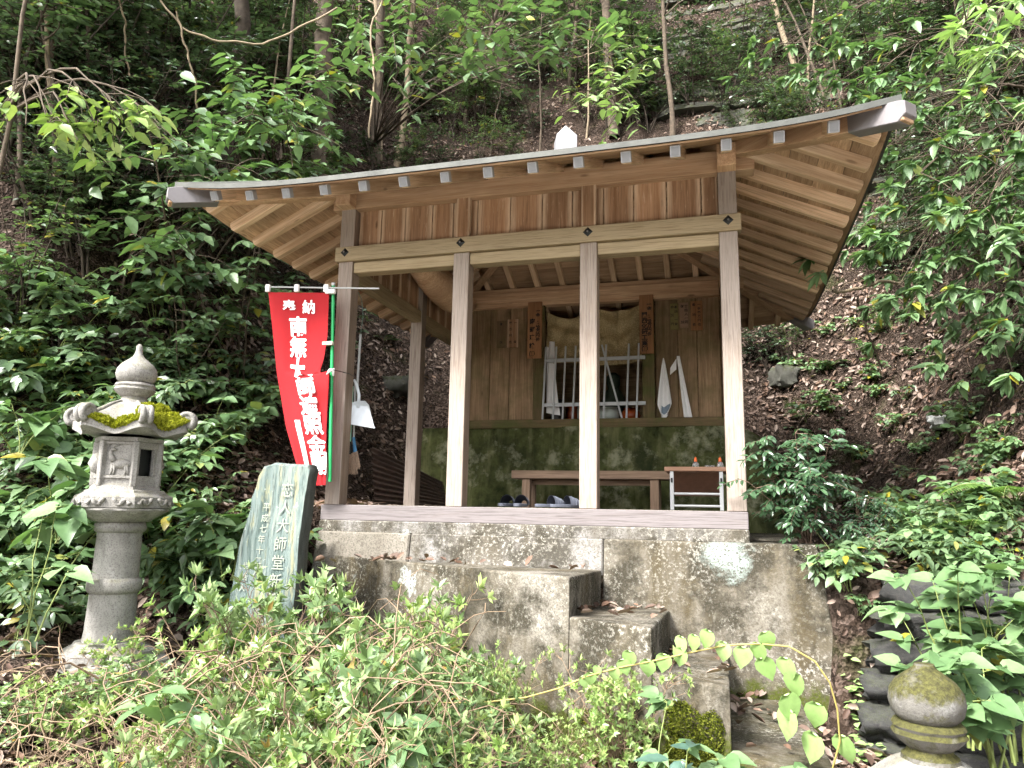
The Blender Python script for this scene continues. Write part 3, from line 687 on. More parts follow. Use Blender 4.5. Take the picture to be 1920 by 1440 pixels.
pot('stone_figure', [(.14, 0), (.16, .12), (.13, .28), (.10, .38), (.06, .42), (.075, .48), (.07, .56), (.03, .6), (0, .605)], plain('dark_green_figure', (.03, .045, .03), .8), (-1.20, YR+.55, .88), 'dark seated stone figure deep inside the barred window', 'statue')
# ---- bench, folding table, bottles, slippers
bn = thing('bench', 'low weathered wooden bench in front of the mossy wall', 'bench', (-1.2, 1.95, 0))
beam('seat', (-1.93, 1.95, .297), (-.35, 1.95, .297), .30, .072, M_bench, bn)
for x in (-1.80, -.65):
    for y in (1.86, 2.05): beam('leg', (x, y, -.002), (x, y, .262), .075, .06, M_bench, bn, up=(0, 1, 0))
beam('stretcher', (-1.80, 1.97, .235), (-.65, 1.97, .235), .05, .05, M_bench, bn)
tb = thing('folding_table', 'low folding table with brown top and white metal legs behind the right post', 'table', (-.26, 1.0, 0))
M_lam = plain('brown_laminate', (.17, .085, .055), .35, var=.15); M_ttop = wood('table_edge', (.25, .14, .09), (.4, .24, .16), knots=False)
P('table_top', MB().box((-.26, 1.08, .298), (.47, .40, .032)), M_ttop, tb, bevel=.004)
MM = Matrix.Translation((-.26, 1.12, .2)) @ Matrix.Rotation(R(-38), 4, 'X')
P('folded_leaf', MB().box((0, 0, 0), (.36, .28, .02)), M_lam, tb, MM, bevel=.003)
for x in (-.442, -.09):
    P('leg', MB().box((x, .905, .141), (.028, .022, .286)), M_white, tb, bevel=.003)
    P('hinge', MB().box((x, .892, .215), (.014, .008, .035)), M_black, tb)
P('leg_rail', MB().tube([(-.428, .905, .118), (-.104, .905, .118)], .009, 8), M_white, tb); P('leg_rail', MB().tube([(-.428, .905, .03), (-.104, .905, .03)], .009, 8), M_white, tb)
g = G('clear_plastic', .08, .5); g.col((.9, .93, .93)); g.set('Transmission Weight', .85); M_clear = g.m
M_orange = plain('orange_cap', (.62, .12, .02), .4)
for x, lab in ((-.275, 'small clear bottle with orange cap on the folding table, left of two'), (-.095, 'small clear bottle with orange cap on the folding table beside the right post')):
    bt = thing('bottle', lab, 'bottle', (x, 1.1, .315), 'bottles on the folding table')
    Mx = Matrix.Translation((x, 1.1, .3145))
    P('body', MB().lathe([(.024, 0), (.026, .004), (.026, .032), (.018, .046), (.010, .052)], 14), M_clear, bt, Mx, smooth=True, ang=50)
    P('cap', MB().lathe([(.012, .0505), (.012, .066), (.008, .080), (.002, .088)], 12), M_orange, bt, Mx, smooth=True, ang=50)
for x in (-.185, -.155): tag(P('glass_cup', MB().lathe([(.018, 0), (.024, .022), (.026, .024), (.023, .022), (.016, .004), (0, .004)], 14), M_clear, None, Matrix.Translation((x, 1.12, .3145)), smooth=True, ang=50), 'tiny clear cup between the two capped bottles, %s one' % ('left' if x < -.17 else 'right'), 'cup', 'cups on the folding table')
M_slip = plain('slate_rubber', (.10, .11, .14), .55, var=.1); M_slipi = plain('slipper_inner', (.028, .03, .04), .7)
def slipper(loc, rz, lab):
    s = thing('slipper', lab, 'slipper', loc, 'slippers on the shrine floor', rz); M0 = WM[s.name]
    ol = [(.045*math.sin(a)*(1.05 if math.cos(a) < 0 else .92), -.13*math.cos(a)) for a in [i/20*2*math.pi for i in range(20)]]
    mb = MB(); V = [(x, y, 0) for x, y in ol]+[(x*1.03, y*1.02, .022) for x, y in ol]; n_ = 20
    mb.add(V, [tuple(range(n_-1, -1, -1)), tuple(range(n_, 2*n_))]+[(i, (i+1) % n_, (i+1) % n_+n_, i+n_) for i in range(n_)]); P('sole', mb, M_slip, s, M0, bevel=.003)
    def up(u, v):
        a = math.pi*u; y = -.005-.115*v; wd = .050*math.sqrt(max(.02, 1-(max(0, v-.35)/.72)**2)); hh = (.070-.036*v)
        return (-wd*math.cos(a), y, .016+hh*math.sin(a)**.8)
    P('upper', MB().grid(up, 14, 8), M_slip, s, M0, smooth=True)
    P('upper_lining', MB().grid(lambda u, v: tuple(Vector(up(u, v)) @ Matrix.Diagonal((.94, .99, .93))), 14, 8), M_slipi, s, M0, smooth=True)
    for k in range(3):
        pp = [Vector(up(i/12, .25+.2*k))+Vector((0, 0, .0015)) for i in range(13)]; P('rib', MB().tube(pp, .0025, 5), M_slip, s, M0)
slipper((-1.572, .42, .0), R(178), 'dark slipper, leftmost of four on the shrine floor'); slipper((-1.465, .42, 0), R(183), 'dark slipper, second from the left on the shrine floor')
slipper((-1.255, .44, 0), R(140), 'dark slipper, third from the left on the shrine floor'); slipper((-1.145, .46, 0), R(135), 'dark slipper, rightmost of four, beside the third post')
# ---- corrugated panel by the left side
M_corr = plain('dark_corrugated_sheet', (.06, .04, .03), .7, var=.35)
pA = atD(704, 935, 6.9); pB = atD(842, 950, 7.6)
def corr(u, v):
    p = pA.lerp(pB, u); z = -.05 + (.60-.30*u)*v; nrm = Vector((-(pB-pA).y, (pB-pA).x, 0)).normalized()
    q = p + nrm*(.012*math.sin(v*2*math.pi*11) + .10*v); return (q.x, q.y, z)
cp = MB(); cp.grid(corr, 4, 110)
tag(P('corrugated_panel', cp, M_corr, None, smooth=True), 'dark corrugated sheet leaning behind the left side posts', 'panel')
# ---------------------------------------------------------------- red banner
M_red = G('red_cloth', .85, .15); _n = M_red.noise(M_red.obj, 300, 2); M_red.col(M_red.mix(_n, (.36, .018, .024), (.45, .03, .034))); M_red.bump(_n, .2, .001); 
_tr = M_red.n('BsdfTranslucent', (.5, .03, .035)); _mx = M_red.n('MixShader', .25); M_red.nt.links.new(M_red.b.outputs[0], _mx.inputs[1]); M_red.nt.links.new(_tr.outputs[0], _mx.inputs[2]); M_red.nt.links.new(_mx.outputs[0], M_red.nt.nodes['Material Output'].inputs['Surface']); M_red = M_red.m
YB = -.16
ban = thing('prayer_banner', 'red cloth banner with white characters tied to the left front post', 'banner', tuple(atY(620, 1000, YB)))
def lerp_tab(tab, t):
    for (a, va), (b_, vb) in zip(tab[:-1], tab[1:]):
        if t <= b_: k = (t-a)/(b_-a); return tuple(p+(q-p)*k for p, q in zip(va, vb))
    return tab[-1][1]
LEFT = [(0, (503, 548)), (.2, (511, 620)), (.42, (519, 700)), (.7, (536, 800)), (.9, (556, 872)), (1, (574, 912))]
RIGHT = [(0, (617, 549)), (.22, (614, 630)), (.33, (608, 668)), (.395, (600, 700)), (.42, (618, 694)), (.5, (617, 730)), (.7, (613, 800)), (1, (611, 909))]
UMAX = [(0, (1.,)), (.36, (1.,)), (.5, (.86,)), (.7, (.70,)), (.85, (.62,)), (1, (.56,))]
def bancloth(u, v, lift=0.):
    l = lerp_tab(LEFT, v); r = lerp_tab(RIGHT, v); um = lerp_tab(UMAX, v)[0]; s = u/um
    b_ = 0.
    if s > 1: b_ = .035*min(1, (s-1)*6); s = 1-(s-1)*.5
    x = l[0]+(r[0]-l[0])*s; y = l[1]+(r[1]-l[1])*s
    sag = 7*math.exp(-((v-.40)/.07)**2)*math.sin(math.pi*min(1, max(0, s)))**1.0
    f = .012*math.sin(6.2*s+7*v) + .012*v*math.sin(15*s-3*v) + .016*math.exp(-((v-.43-.06*s)/.06)**2)*s
    return atY(x, y+sag, YB-f+b_-lift)
bc = MB().grid(lambda u, v: tuple(bancloth(u, v)), 40, 90); cl = P('cloth', bc, M_red, ban, smooth=True)
def onban(ch, u, v, size, off=.012):
    me = textmesh(ch, size, .0012, 4, off)
    # cloth is .44 x 1.37 m flat
    co = np.empty(len(me.vertices)*3, np.float32); me.vertices.foreach_get('co', co); co = co.reshape(-1, 3)
    for p in co:
        q_ = bancloth(u+p[0]/.44, v-p[1]/1.37, .0075+p[2]); p[:] = q_
    me.vertices.foreach_set('co', co.ravel()); me.update()
    obj('character', me, M_wtext, ban)
onban('奉', .33, .073, .1, .0016); onban('納', .66, .073, .1, .0016)
for i, ch in enumerate('南無大師遍照金剛'): onban(ch, .47, .175+.103*i, .146, .0034)
def strip(u, v): return tuple(bancloth(.17+.085*u, .665+.23*v, .004))
P('print_stripe', MB().grid(strip, 4, 20), M_wtext, ban, smooth=True)
p0 = atY(625, 536, YB+.03); p1 = atY(618.5, 903, YB+.03)
P('pole', MB().tube([p0, p1], .0125, 10), M_green, ban, smooth=True, ang=40); P('pole_tip', MB().tube([p0+Vector((0, 0, .022)), p0], .0145, 10), M_white, ban)
P('cross_bar', MB().tube([atY(497, 538, YB), atY(711, 541, YB)], .006, 8), M_white, ban)
for x in (503, 557, 612):
    a = atY(x, 535, YB-.01); P('tab', MB().box(a-Vector((0, 0, .022)), (.035, .022, .055)), M_wtext, ban, bevel=.003)
P('tab', MB().box(atY(620, 547, YB), (.075, .03, .03)), M_wtext, ban, bevel=.003); P('tab', MB().box(atY(615, 644, YB), (.08, .03, .026)), plain('cream_tab', (.6, .56, .45), .8), ban, bevel=.003)
P('knot', MB().tube([atY(612, 703, YB-.01), atY(619, 694, YB-.02), atY(624, 692, YB-.01), atY(625, 705, YB-.01)], [.004, .012, .014, .006], 8), M_wtext, ban, smooth=True)
P('tie_cord', MB().tube([atY(624, 693, YB-.02), atY(640, 697, YB+.02), atY(655, 701, .0), atY(664, 706, .12)], .003, 5), M_black, ban)
# ---------------------------------------------------------------- cleaning things hanging on the left front post
YP = .20
dp = thing('dustpan', 'white plastic dustpan hanging beside the left front post', 'dustpan', tuple(atY(682, 785, YP)))
c0 = atY(683, 780, YP)
def pan(u, v):
    a = (u-.5)*2; w_ = .066+.056*v; x = a*w_; z = .075-.155*v-.025*a*a*0+.03*abs(a)*v*0; y = -.02+.055*(abs(a)**6)*-1 - .03*v
    return c0 + Vector((x+.018*v, y, z-.02*a*v))
mb = MB().grid(lambda u, v: tuple(pan(u, v)), 20, 8)
mb.grid(lambda u, v: tuple(pan(u, 0)+Vector((0, -.05*v, .028*v*(1-abs(2*u-1)**4)))), 20, 2)
P('scoop', mb, M_dpan, dp, smooth=True, ang=50)
P('scoop_lip', MB().tube([pan(i/20, 1)+Vector((0, -.002, 0)) for i in range(21)], .006, 6), M_dpan, dp, smooth=True)
P('handle', MB().tube([atY(672, 765, YP-.02), atY(673, 740, YP-.02), atY(669, 722, YP), atY(664, 712, YP)], [.016, .012, .012, .009], 8), M_dpan, dp, smooth=True)
bm_ = thing('broom', 'short broom with pale green handle hanging under the dustpan', 'broom', tuple(atY(660, 880, YP+.03)))
P('handle', MB().tube([atY(661, 722, YP+.03), atY(656, 830, YP+.03)], .0085, 8), M_teal, bm_); P('handle_end', MB().tube([atY(661.5, 712, YP+.03), atY(661, 724, YP+.03)], .009, 8), M_black, bm_)
P('ferrule', MB().tube([atY(656, 828, YP+.03), atY(656, 852, YP+.03)], [.011, .02], 8), M_black, bm_)
mb = MB(); rg = random.Random(5); a0 = atY(656, 850, YP+.03)
for i in range(90):
    o = Vector((rg.uniform(-.022, .022), rg.uniform(-.012, .012), 0)); mb.tube([a0+o, a0+Vector((o.x*2.3+.012, o.y*2, -.13-.03*rg.random()))], .0022, 3, False)
P('bristles', mb, M_straw2, bm_)['kind'] = 'stuff'
bm2 = thing('brush', 'long brush with white handle and blue collar beside the green broom', 'brush', tuple(atY(668, 870, YP+.05)))
P('handle', MB().tube([atY(666, 720, YP+.06), atY(663, 838, YP+.06)], .007, 8), M_white, bm2); P('collar', MB().tube([atY(663, 820, YP+.06), atY(666, 848, YP+.06)], [.01, .016], 8), plain('blue_collar', (.06, .22, .42), .4), bm2)
mb = MB(); a0 = atY(666, 846, YP+.06)
for i in range(60):
    o = Vector((rg.uniform(-.016, .016), rg.uniform(-.01, .01), 0)); mb.tube([a0+o, a0+Vector((o.x*1.8+.015, o.y*2, -.11-.03*rg.random()))], .0022, 3, False)
P('bristles', mb, M_straw2, bm2)['kind'] = 'stuff'
mp = thing('mop_pole', 'white pole hung by a wire from the side beam next to the left post', 'pole', tuple(atY(670, 722, YP)))
P('pole', MB().tube([atY(676, 627, YP+.02), atY(670, 722, YP+.02)], .0095, 8), M_white, mp)
P('wire', MB().tube([atY(676, 627, YP+.02), atY(681, 590, YP+.02), atY(678, 562, YP+.02), atY(668, 540, YP-.02)], .0022, 5), plain('green_wire', (.12, .22, .18), .5), mp)
# ---------------------------------------------------------------- stone lanterns
def hexrf(amount=1.0, rot=0):
    def f(q, i):
        a = (q-rot) % (math.pi/3)-math.pi/6; return 1-(1-math.cos(math.pi/6)/math.cos(a))*amount
    return f
def lantern(name, label, loc, rz, shaft=True, mossy=False, drop=0., lean=0.):
    mt = M_granite2 if mossy else M_granite
    L = thing(name, label, 'lantern', loc, 'stone lanterns', 0)
    M0 = Matrix.Translation(loc) @ Matrix.Rotation(lean, 4, 'Y') @ Matrix.Rotation(rz, 4, 'Z'); L.matrix_basis = M0; WM[L.name] = M0
    def T(z): return M0 @ Matrix.Translation((0, 0, z))
    if shaft:
        P('base', MB().lathe([(.34, -.35), (.34, .02), (.32, .05), (.25, .06), (.245, .1), (.19, .13), (.175, .15)], 36, None, True, hexrf(.5)), mt, L, T(0), smooth=True, ang=35)
        P('shaft', MB().lathe([(0.1350, .145), (0.1287, .2), (0.1233, .33), (0.1206, .405), (0.1332, .412), (0.1404, .43), (0.1404, .462), (0.1332, .48), (0.1197, .488), (0.1170, .6), (0.1152, .735), (0.1278, .742), (0.1350, .757), (0.1350, .775), (0.1260, .79), (0.1215, .80)], 36), mt, L, T(0), smooth=True, ang=40)
    else:
        P('shaft', MB().lathe([(.17, .30), (.15, .5), (.13, .6), (.128, .735), (.150, .757), (.150, .775), (.135, .80)], 36), mt, L, T(0), smooth=True, ang=40)
    def lot(q, i): return 1+.035*abs(math.sin(q*6))*(i in (1, 2, 3))
    P('lotus_bracket', MB().lathe([(.145, .795), (.165, .812), (.20, .835), (.235, .858), (.24, .868), (.2, .872)], 72, None, True, lot), mt, L, T(0), smooth=True, ang=50)
    tr_ = P('platform', MB().lathe([(.24, .866), (.262, .874), (.266, .93), (.262, .936), (.225, .955), (.215, .968), (.2, .972)], 36, None, True, hexrf(1)), mt, L, T(0), smooth=True, ang=25)
    for k in range(6):                                   # carved scroll panels on the platform rim
        a = math.pi/3*k + math.pi/6 - math.pi/6*0
        am = math.pi/3*k+math.pi/6; ap = .266*math.cos(math.pi/6)
        nrm = Vector((math.cos(am), math.sin(am), 0)); tan = Vector((-nrm.y, nrm.x, 0)); c = nrm*(ap+.004)+Vector((0, 0, .903))
        for s_ in (-1, 1):
            pts = [c+tan*(s_*(.02+.09*t))+Vector((0, 0, .014*math.sin(t*9.4+1))) for t in [i/14 for i in range(15)]]
            P('scroll_relief', MB().tube(pts, [.010+.004*math.sin(i) for i in range(15)], 6), mt, tr_, T(0), smooth=True)
            pts = [c+tan*(s_*(.055+.022*math.cos(t)*(1-t/16)))+Vector((0, 0, .016*math.sin(t)*(1-t/16)-.003)) for t in [i*.7 for i in range(14)]]
            P('scroll_relief', MB().tube(pts, .006, 6), mt, tr_, T(0), smooth=True)
    # fire box: six corner posts, panels, two open windows
    fb = P('fire_box', MB().lathe([(.192, .968), (.188, .99), (.182, .992), (.182, .995)], 36, None, True, hexrf(1)), mt, L, T(0))
    P('fire_box_cap', MB().lathe([(.178, 1.238), (.186, 1.242), (.19, 1.262)], 36, None, True, hexrf(1)), mt, L, T(0))
    Rb = .180
    for k in range(6):
        a = math.pi/3*k; am = a+math.pi/6
        c = Vector((math.cos(a), math.sin(a), 0))*Rb*.94
        P('corner_post', MB().box((0, 0, 0), (.036, .03, .25)), mt, L, M0 @ Matrix.Translation(c+Vector((0, 0, 1.115))) @ Matrix.Rotation(a, 4, 'Z'), bevel=.004)
        F0 = M0 @ Matrix.Translation(Vector((math.cos(am), math.sin(am), 0))*(Rb*.866-.02)+Vector((0, 0, 1.115))) @ Matrix.Rotation(am+math.pi/2, 4, 'Z')   # local x along face, -y outwards
        openw = k in (0, 3)
        wd = .152
        if openw:
            for z_, hh in ((-.095, .06), (.105, .04)): P('window_rail', MB().box((0, 0, z_), (wd, .03, hh)), mt, L, F0, bevel=.004)
            for x_ in (-.062, .062): P('window_jamb', MB().box((x_, .002, .012), (.026, .026, .156)), mt, L, F0, bevel=.003)
            P('dark_hollow_plate', MB().box((0, .03, .012), (.11, .006, .15)), M_black, L, F0)  # solid black plate stands for the dark hollow behind the open window
        else:
            P('panel', MB().box((0, .006, 0), (wd, .024, .248)), mt, L, F0, bevel=.003)
            for z_ in (-.118, -.075, .115): P('panel_rail', MB().box((0, -.008, z_), (wd, .016, .016 if z_ != -.118 else .012)), mt, L, F0, bevel=.003)
            if k in (5, 2):                                                    # deer in relief
                D = lambda nm, pts, rd: P(nm, MB().tube([Vector((x, -.010, z)) for x, z in pts], rd, 8), mt, L, F0, smooth=True)
                P('deer_relief', MB().lathe([(.002, -.052), (.022, -.04), (.030, 0), (.026, .03), (.012, .05), (.002, .056)], 12, Matrix.Translation((.012, -.006, .0)) @ Matrix.Rotation(R(90), 4, 'Y') @ Matrix.Scale(.6, 4, (0, 1, 0))), mt, L, F0, smooth=True)
                D('deer_neck', [(-.022, .012), (-.040, .04), (-.046, .068), (-.03, .078)], [.018, .013, .010, .007]); D('deer_head', [(-.046, .07), (-.03, .078), (-.014, .072)], [.010, .010, .005])
                D('deer_antler', [(-.046, .076), (-.03, .095), (-.002, .104)], .004); D('deer_antler', [(-.046, .074), (-.064, .092), (-.05, .106)], .004)
                for x_, e_ in ((-.03, -.038), (-.02, -.022), (.045, .052), (.035, .04)): D('deer_leg', [(x_, -.008), (x_+(e_-x_)*.5+.004, -.04), (e_, -.068)], [.010, .006, .005])
            else:
                P('relief_boss', MB().lathe([(.002, -.06), (.035, -.045), (.045, 0), (.03, .05), (.002, .065)], 10, Matrix.Translation((0, -.012, -.0)), False, lambda q, i: 1+.25*math.sin(q*5+i*2)), mt, L, F0, smooth=True)
    # roof (kasa): six ribs with curled tips
    def kasa(q_, t, under=False):
        c6 = abs(math.cos(q_*3)); cc = c6**3
        rr_ = .25+(.062*cc if not mossy else .02*cc)
        r = .055+(rr_-.055)*t
        z = 1.475 - .165*t**1.7*(1.0) + (.075 if not mossy else .02)*cc*max(0, t-.55)**1.2*1.6 - .012*(1-c6)*t
        if under: z = 1.475-.165-.03+.055*cc*max(0, t-.55)*1.3 - .04*(1-t)*0
        return Vector((r*math.cos(q_), r*math.sin(q_), z))
    mb = MB(); N_ = 96; T_ = 14; V = []
    for j in range(T_+1):
        for i in range(N_): V.append(kasa(2*math.pi*i/N_, j/T_))
    for j in (1., .8, .55, .3):
        for i in range(N_):
            p = kasa(2*math.pi*i/N_, j, True); p.z = min(p.z, kasa(2*math.pi*i/N_, j).z-.028); V.append(p)
    rows = T_+1+4
    F = [(j*N_+i, j*N_+(i+1) % N_, (j+1)*N_+(i+1) % N_, (j+1)*N_+i) for j in range(rows-1) for i in range(N_)]
    mb.add(V, F); ks = P('roof_cap', mb, M_granite, L, T(0), smooth=True, ang=45)
    for k in range(6 if not mossy else 0):
        a = math.pi/3*k; rad = Vector((math.cos(a), math.sin(a), 0)); tan = Vector((-rad.y, rad.x, 0))
        pts = [kasa(a, t)+Vector((0, 0, .004)) for t in [i/10 for i in range(11)]]; P('roof_rib', MB().tube(pts, [.008+.007*i/10 for i in range(11)], 6), M_granite, ks, T(0), smooth=True)
        c = kasa(a, 1)+Vector((0, 0, .028))-rad*.012
        for s_ in (-1, 1):
            pts = []
            for i in range(26):
                th = -1.2+i*.38; rr_ = .050*(1-i/30); pts.append(c+tan*(s_*.020)+rad*(rr_*math.cos(th))+Vector((0, 0, rr_*math.sin(th))))
            P('scroll', MB().tube(pts, [.017*(1-i/36) for i in range(26)], 7), M_granite, ks, T(0), smooth=True)
        P('scroll', MB().lathe([(.02, -.024), (.05, -.022), (.05, .022), (.02, .024)], 16, Matrix.Translation(c) @ Matrix.Rotation(a, 4, 'Z') @ Matrix.Rotation(R(90), 4, 'X')), M_granite, ks, T(0), smooth=True, ang=40)
    def jl(q_, i): return 1+.05*abs(math.cos(q_*4))*(3 <= i <= 6)
    P('neck', MB().lathe([(.088, 1.462), (.085, 1.48), (.07, 1.492), (.066, 1.505)], 32), mt, L, T(0), smooth=True, ang=40)
    P('jewel_lotus', MB().lathe([(.066, 1.503), (.082, 1.515), (.098, 1.53), (.108, 1.548), (.10, 1.562), (.106, 1.572), (.098, 1.585), (.08, 1.59)], 64, None, True, jl), mt, L, T(0), smooth=True, ang=60)
    P('jewel', MB().lathe([(.082, 1.585), (.104, 1.61), (.112, 1.64), (.106, 1.672), (.085, 1.702), (.055, 1.726), (.033, 1.745), (.022, 1.765), (.017, 1.79), (.017, 1.81), (.010, 1.822), (.001, 1.826)] if not mossy else
      [(.082, 1.585), (.106, 1.61), (.115, 1.645), (.110, 1.68), (.09, 1.71), (.058, 1.735), (.034, 1.752), (.03, 1.764), (.001, 1.766)], 36), mt, L, T(0), smooth=True, ang=50)
    return L, kasa, M0, ks
# left lantern: axis and size from the photo, depth 4.0 m
DL = 4.1; pc = atD(206, 1180, DL); top_ = Vector((pc.x, pc.y, .902))
ZS = (top_.z-pc.z)/(1.826-.12)
LL, kasa, ML, ksL = lantern('stone_lantern', 'tall grey stone lantern with deer panel and bright moss on its roof', (pc.x, pc.y, top_.z-1.826), 0, True, False, 0, 0.)
_cam_dir = math.atan2(CAM.y-pc.y, CAM.x-pc.x)
# turn: the edge between the deer panel (5) and the open window (0) faces the camera slightly right of centre
rz = _cam_dir + R(12)
Mn = Matrix.Translation((pc.x, pc.y, top_.z-1.826)) @ Matrix.Rotation(0., 4, 'Y') @ Matrix.Rotation(rz, 4, 'Z'); LL.matrix_basis = Mn; ML = Mn
# moss cushions on the roof of the left lantern
def tufts(fn, n_, seed, parent, lab, size=.011, gap=.0, lm=None):
    """a cushion of tiny moss blades over a surface fn(u,v) -> point, normal, cover"""
    rg = np.random.RandomState(seed); Pn = []; D = []; N = []; S = []
    for i in range(n_):
        p, nr, cv = fn(rg.rand(), rg.rand())
        if cv < gap: continue
        hgt = min(.034, .042*(cv-gap)); q = Vector(p)+Vector(nr)*hgt*rg.rand()**.4
        Pn.append(q[:]); D.append(np.array(nr)+rg.randn(3)*.55); N.append(rg.randn(3)); S.append(size*(.6+.8*rg.rand()))
    o = obj('moss', TUFT('moss', Pn, D, N, S, rg.rand(len(Pn))), lm or L_moss, parent); o.matrix_parent_inverse = Matrix.Identity(4); o['label'] = lab; o['kind'] = 'stuff'; return o
def TUFT(name, Pn, D, N, S, rnd):
    Pn, D, N, S = [np.asarray(a, float) for a in (Pn, D, N, S)]; D /= np.linalg.norm(D, axis=1, keepdims=True); X = np.cross(D, N); X /= np.linalg.norm(X, axis=1, keepdims=True)
    V = np.stack([Pn-X*S[:, None]*.3, Pn+X*S[:, None]*.3, Pn+D*S[:, None]], 1).reshape(-1, 3); n_ = len(Pn)
    return fastmesh(name, V, np.arange(n_*3).reshape(-1, 3), True, np.repeat(rnd, 3))
def moss_patch(q0, q1, t0, t1, thick, seed):
    def fn(u, v):
        q_ = q0+(q1-q0)*u; t = t0+(t1-t0)*v; p = kasa(q_, min(1., t)); e = min(1, 5*min(u, 1-u))*min(1, 5*v)
        nr = Vector((math.cos(q_)*.5, math.sin(q_)*.5, .85)); return p, nr, e*(.75+1.1*mnoise.noise((q_*6+seed, t*7, 1.7))+.4*mnoise.noise((q_*22, t*22, seed)))
    tufts(fn, int(34000*(q1-q0)*(t1-t0))+1500, seed, ksL, 'bright yellow-green moss cushion')
WM[ksL.name] = ML
moss_patch(R(5), R(64), .25, 1.02, .030, 1); moss_patch(R(-56), R(-6), .84, 1.03, .022, 5); moss_patch(R(-8), R(9), .6, 1.0, .018, 9)
# right lantern: only its jewel and roof rise into the picture
DR = 2.45; tp = atD(1732, 1243, DR)
RL, _, MR, _ = lantern('stone_lantern', 'mossy round lantern jewel on a pale stone cap at the bottom right corner', (tp.x, tp.y, tp.z-1.766), R(20), False, True)
# ---------------------------------------------------------------- inscribed stele
DS = 4.35
so_ = atD(520, 1000, DS); st_rz = YAW + R(-19)
st = thing('stone_stele', 'blue-green inscribed stone slab standing between lantern and shrine steps', 'stele', tuple(atD(510, 1190, DS)), None, 0)
k = DS/FPX   # metres per photo pixel at that distance
ol = [(-90, -330), (58, -330), (62, -100), (62, -20), (66, 60), (70, 118), (66, 127), (30, 128), (-8, 131), (-20, 128), (-36, 125), (-44, 108), (-47, 88), (-56, 66), (-58, 40), (-66, 8), (-72, -30), (-80, -110)]
ol = [(x*k, z*k) for x, z in ol]
mb = MB(); nn = len(ol); Tn = .10
rows = [(1.0, -Tn/2+.012), (.985, -Tn/2), ]
def ring(scale, y, jit_):
    return [Vector((x*scale, y+.012*mnoise.noise((x*14, z*5, jit_)), z*scale if z > 0 else z)) for x, z in ol]
# subdivide the outline
def dens(o, m=5):
    out = []
    for i in range(len(o)):
        a, b_ = o[i], o[(i+1) % len(o)]
        for j in range(m): t = j/m; out.append((a[0]+(b_[0]-a[0])*t+.0035*mnoise.noise((i*1.7+t*3, j, 2)), a[1]+(b_[1]-a[1])*t+.0035*mnoise.noise((i*2.1+t*3, j, 7))))
    return out
ol = dens(ol); nn = len(ol)
V = ring(.965, -Tn/2, 1)+ring(1, -Tn/2+.014, 2)+ring(1.01, 0, 3)+ring(1, Tn/2-.014, 4)+ring(.96, Tn/2, 5)
F = [(j*nn+i, j*nn+(i+1) % nn, (j+1)*nn+(i+1) % nn, (j+1)*nn+i) for j in range(4) for i in range(nn)]+[tuple(range(nn-1, -1, -1)), tuple(range(4*nn, 5*nn))]
mb.add(V, F)
Ms = Matrix.Translation(so_) @ Matrix.Rotation(st_rz, 4, 'Z') @ Matrix.Rotation(R(-.4), 4, 'Y') @ Matrix.Rotation(R(-3), 4, 'X')
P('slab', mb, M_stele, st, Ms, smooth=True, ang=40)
yy = -Tn/2-.0085
def carve(s, x0, x1, z0, z1, size):
    for i, ch in enumerate(s):
        t = i/(len(s)-1); obj('character', textmesh(ch, size, .0004), M_carve, st, Ms @ Matrix.Translation(((x0+(x1-x0)*t)*k, yy, (z0+(z1-z0)*t)*k)) @ XZ)
carve('恋人大師堂新築', 26, 18, 80, -118, .088); carve('平成七年十二月', -16, -24, 47, -70, .052); carve('世話人', -48, -52, -60, -100, .045)
# ---------------------------------------------------------------- leaves and plants
def rowleaf(rows, fold=.25, curl=.12, base=0.):
    """rows: (t, half width); unit length along +y, normal +z"""
    V = [(0, base, 0)]; F = []
    for t, w_ in rows: V += [(-w_, t, fold*w_-curl*t*t), (0, t, -curl*t*t), (w_, t, fold*w_-curl*t*t)]
    V.append((0, 1, -curl)); n_ = len(rows)
    F += [(0, 2, 1), (0, 3, 2)]
    for i in range(n_-1):
        a = 1+3*i; b_ = a+3
        F += [(a, a+1, b_+1), (a, b_+1, b_), (a+1, a+2, b_+2), (a+1, b_+2, b_+1)]
    a = 1+3*(n_-1); e = len(V)-1; F += [(a, a+1, e), (a+1, a+2, e)]
    return np.array(V, float), np.array(F, int)
T_low = rowleaf([(.42, .23)], .3, .1)
T_mid = rowleaf([(.28, .20), (.66, .19)], .3, .16)
T_ov = rowleaf([(.12, .17), (.38, .29), (.7, .19)], .22, .2)
T_lan = rowleaf([(.2, .11), (.6, .12)], .3, .2)
T_heart = rowleaf([(-.07, .22), (.10, .40), (.34, .43), (.62, .29), (.84, .11)], .16, .18)
T_dry = rowleaf([(.3, .20), (.72, .19)], .9, -.25)
def nrmz(a): return a/np.maximum(np.linalg.norm(a, axis=-1, keepdims=True), 1e-9)
def leafmesh(name, Pn, D, N, S, T, wid=1., rng=None, rnd=None):
    Pn, D, N, S = [np.asarray(a, float) for a in (Pn, D, N, S)]
    D = nrmz(D); X = nrmz(np.cross(D, N)); N = np.cross(X, D); TV, TF = T
    V = Pn[:, None] + S[:, None, None]*(X[:, None]*(TV[None, :, 0:1]*wid) + D[:, None]*TV[None, :, 1:2] + N[:, None]*TV[None, :, 2:3])
    n_, k = len(Pn), len(TV)
    F = (TF[None] + (np.arange(n_)*k)[:, None, None]).reshape(-1, 3)
    r = (rnd if rnd is not None else np.random.RandomState(n_).rand(n_))
    return fastmesh(name, V.reshape(-1, 3), F, True, np.repeat(r, k))
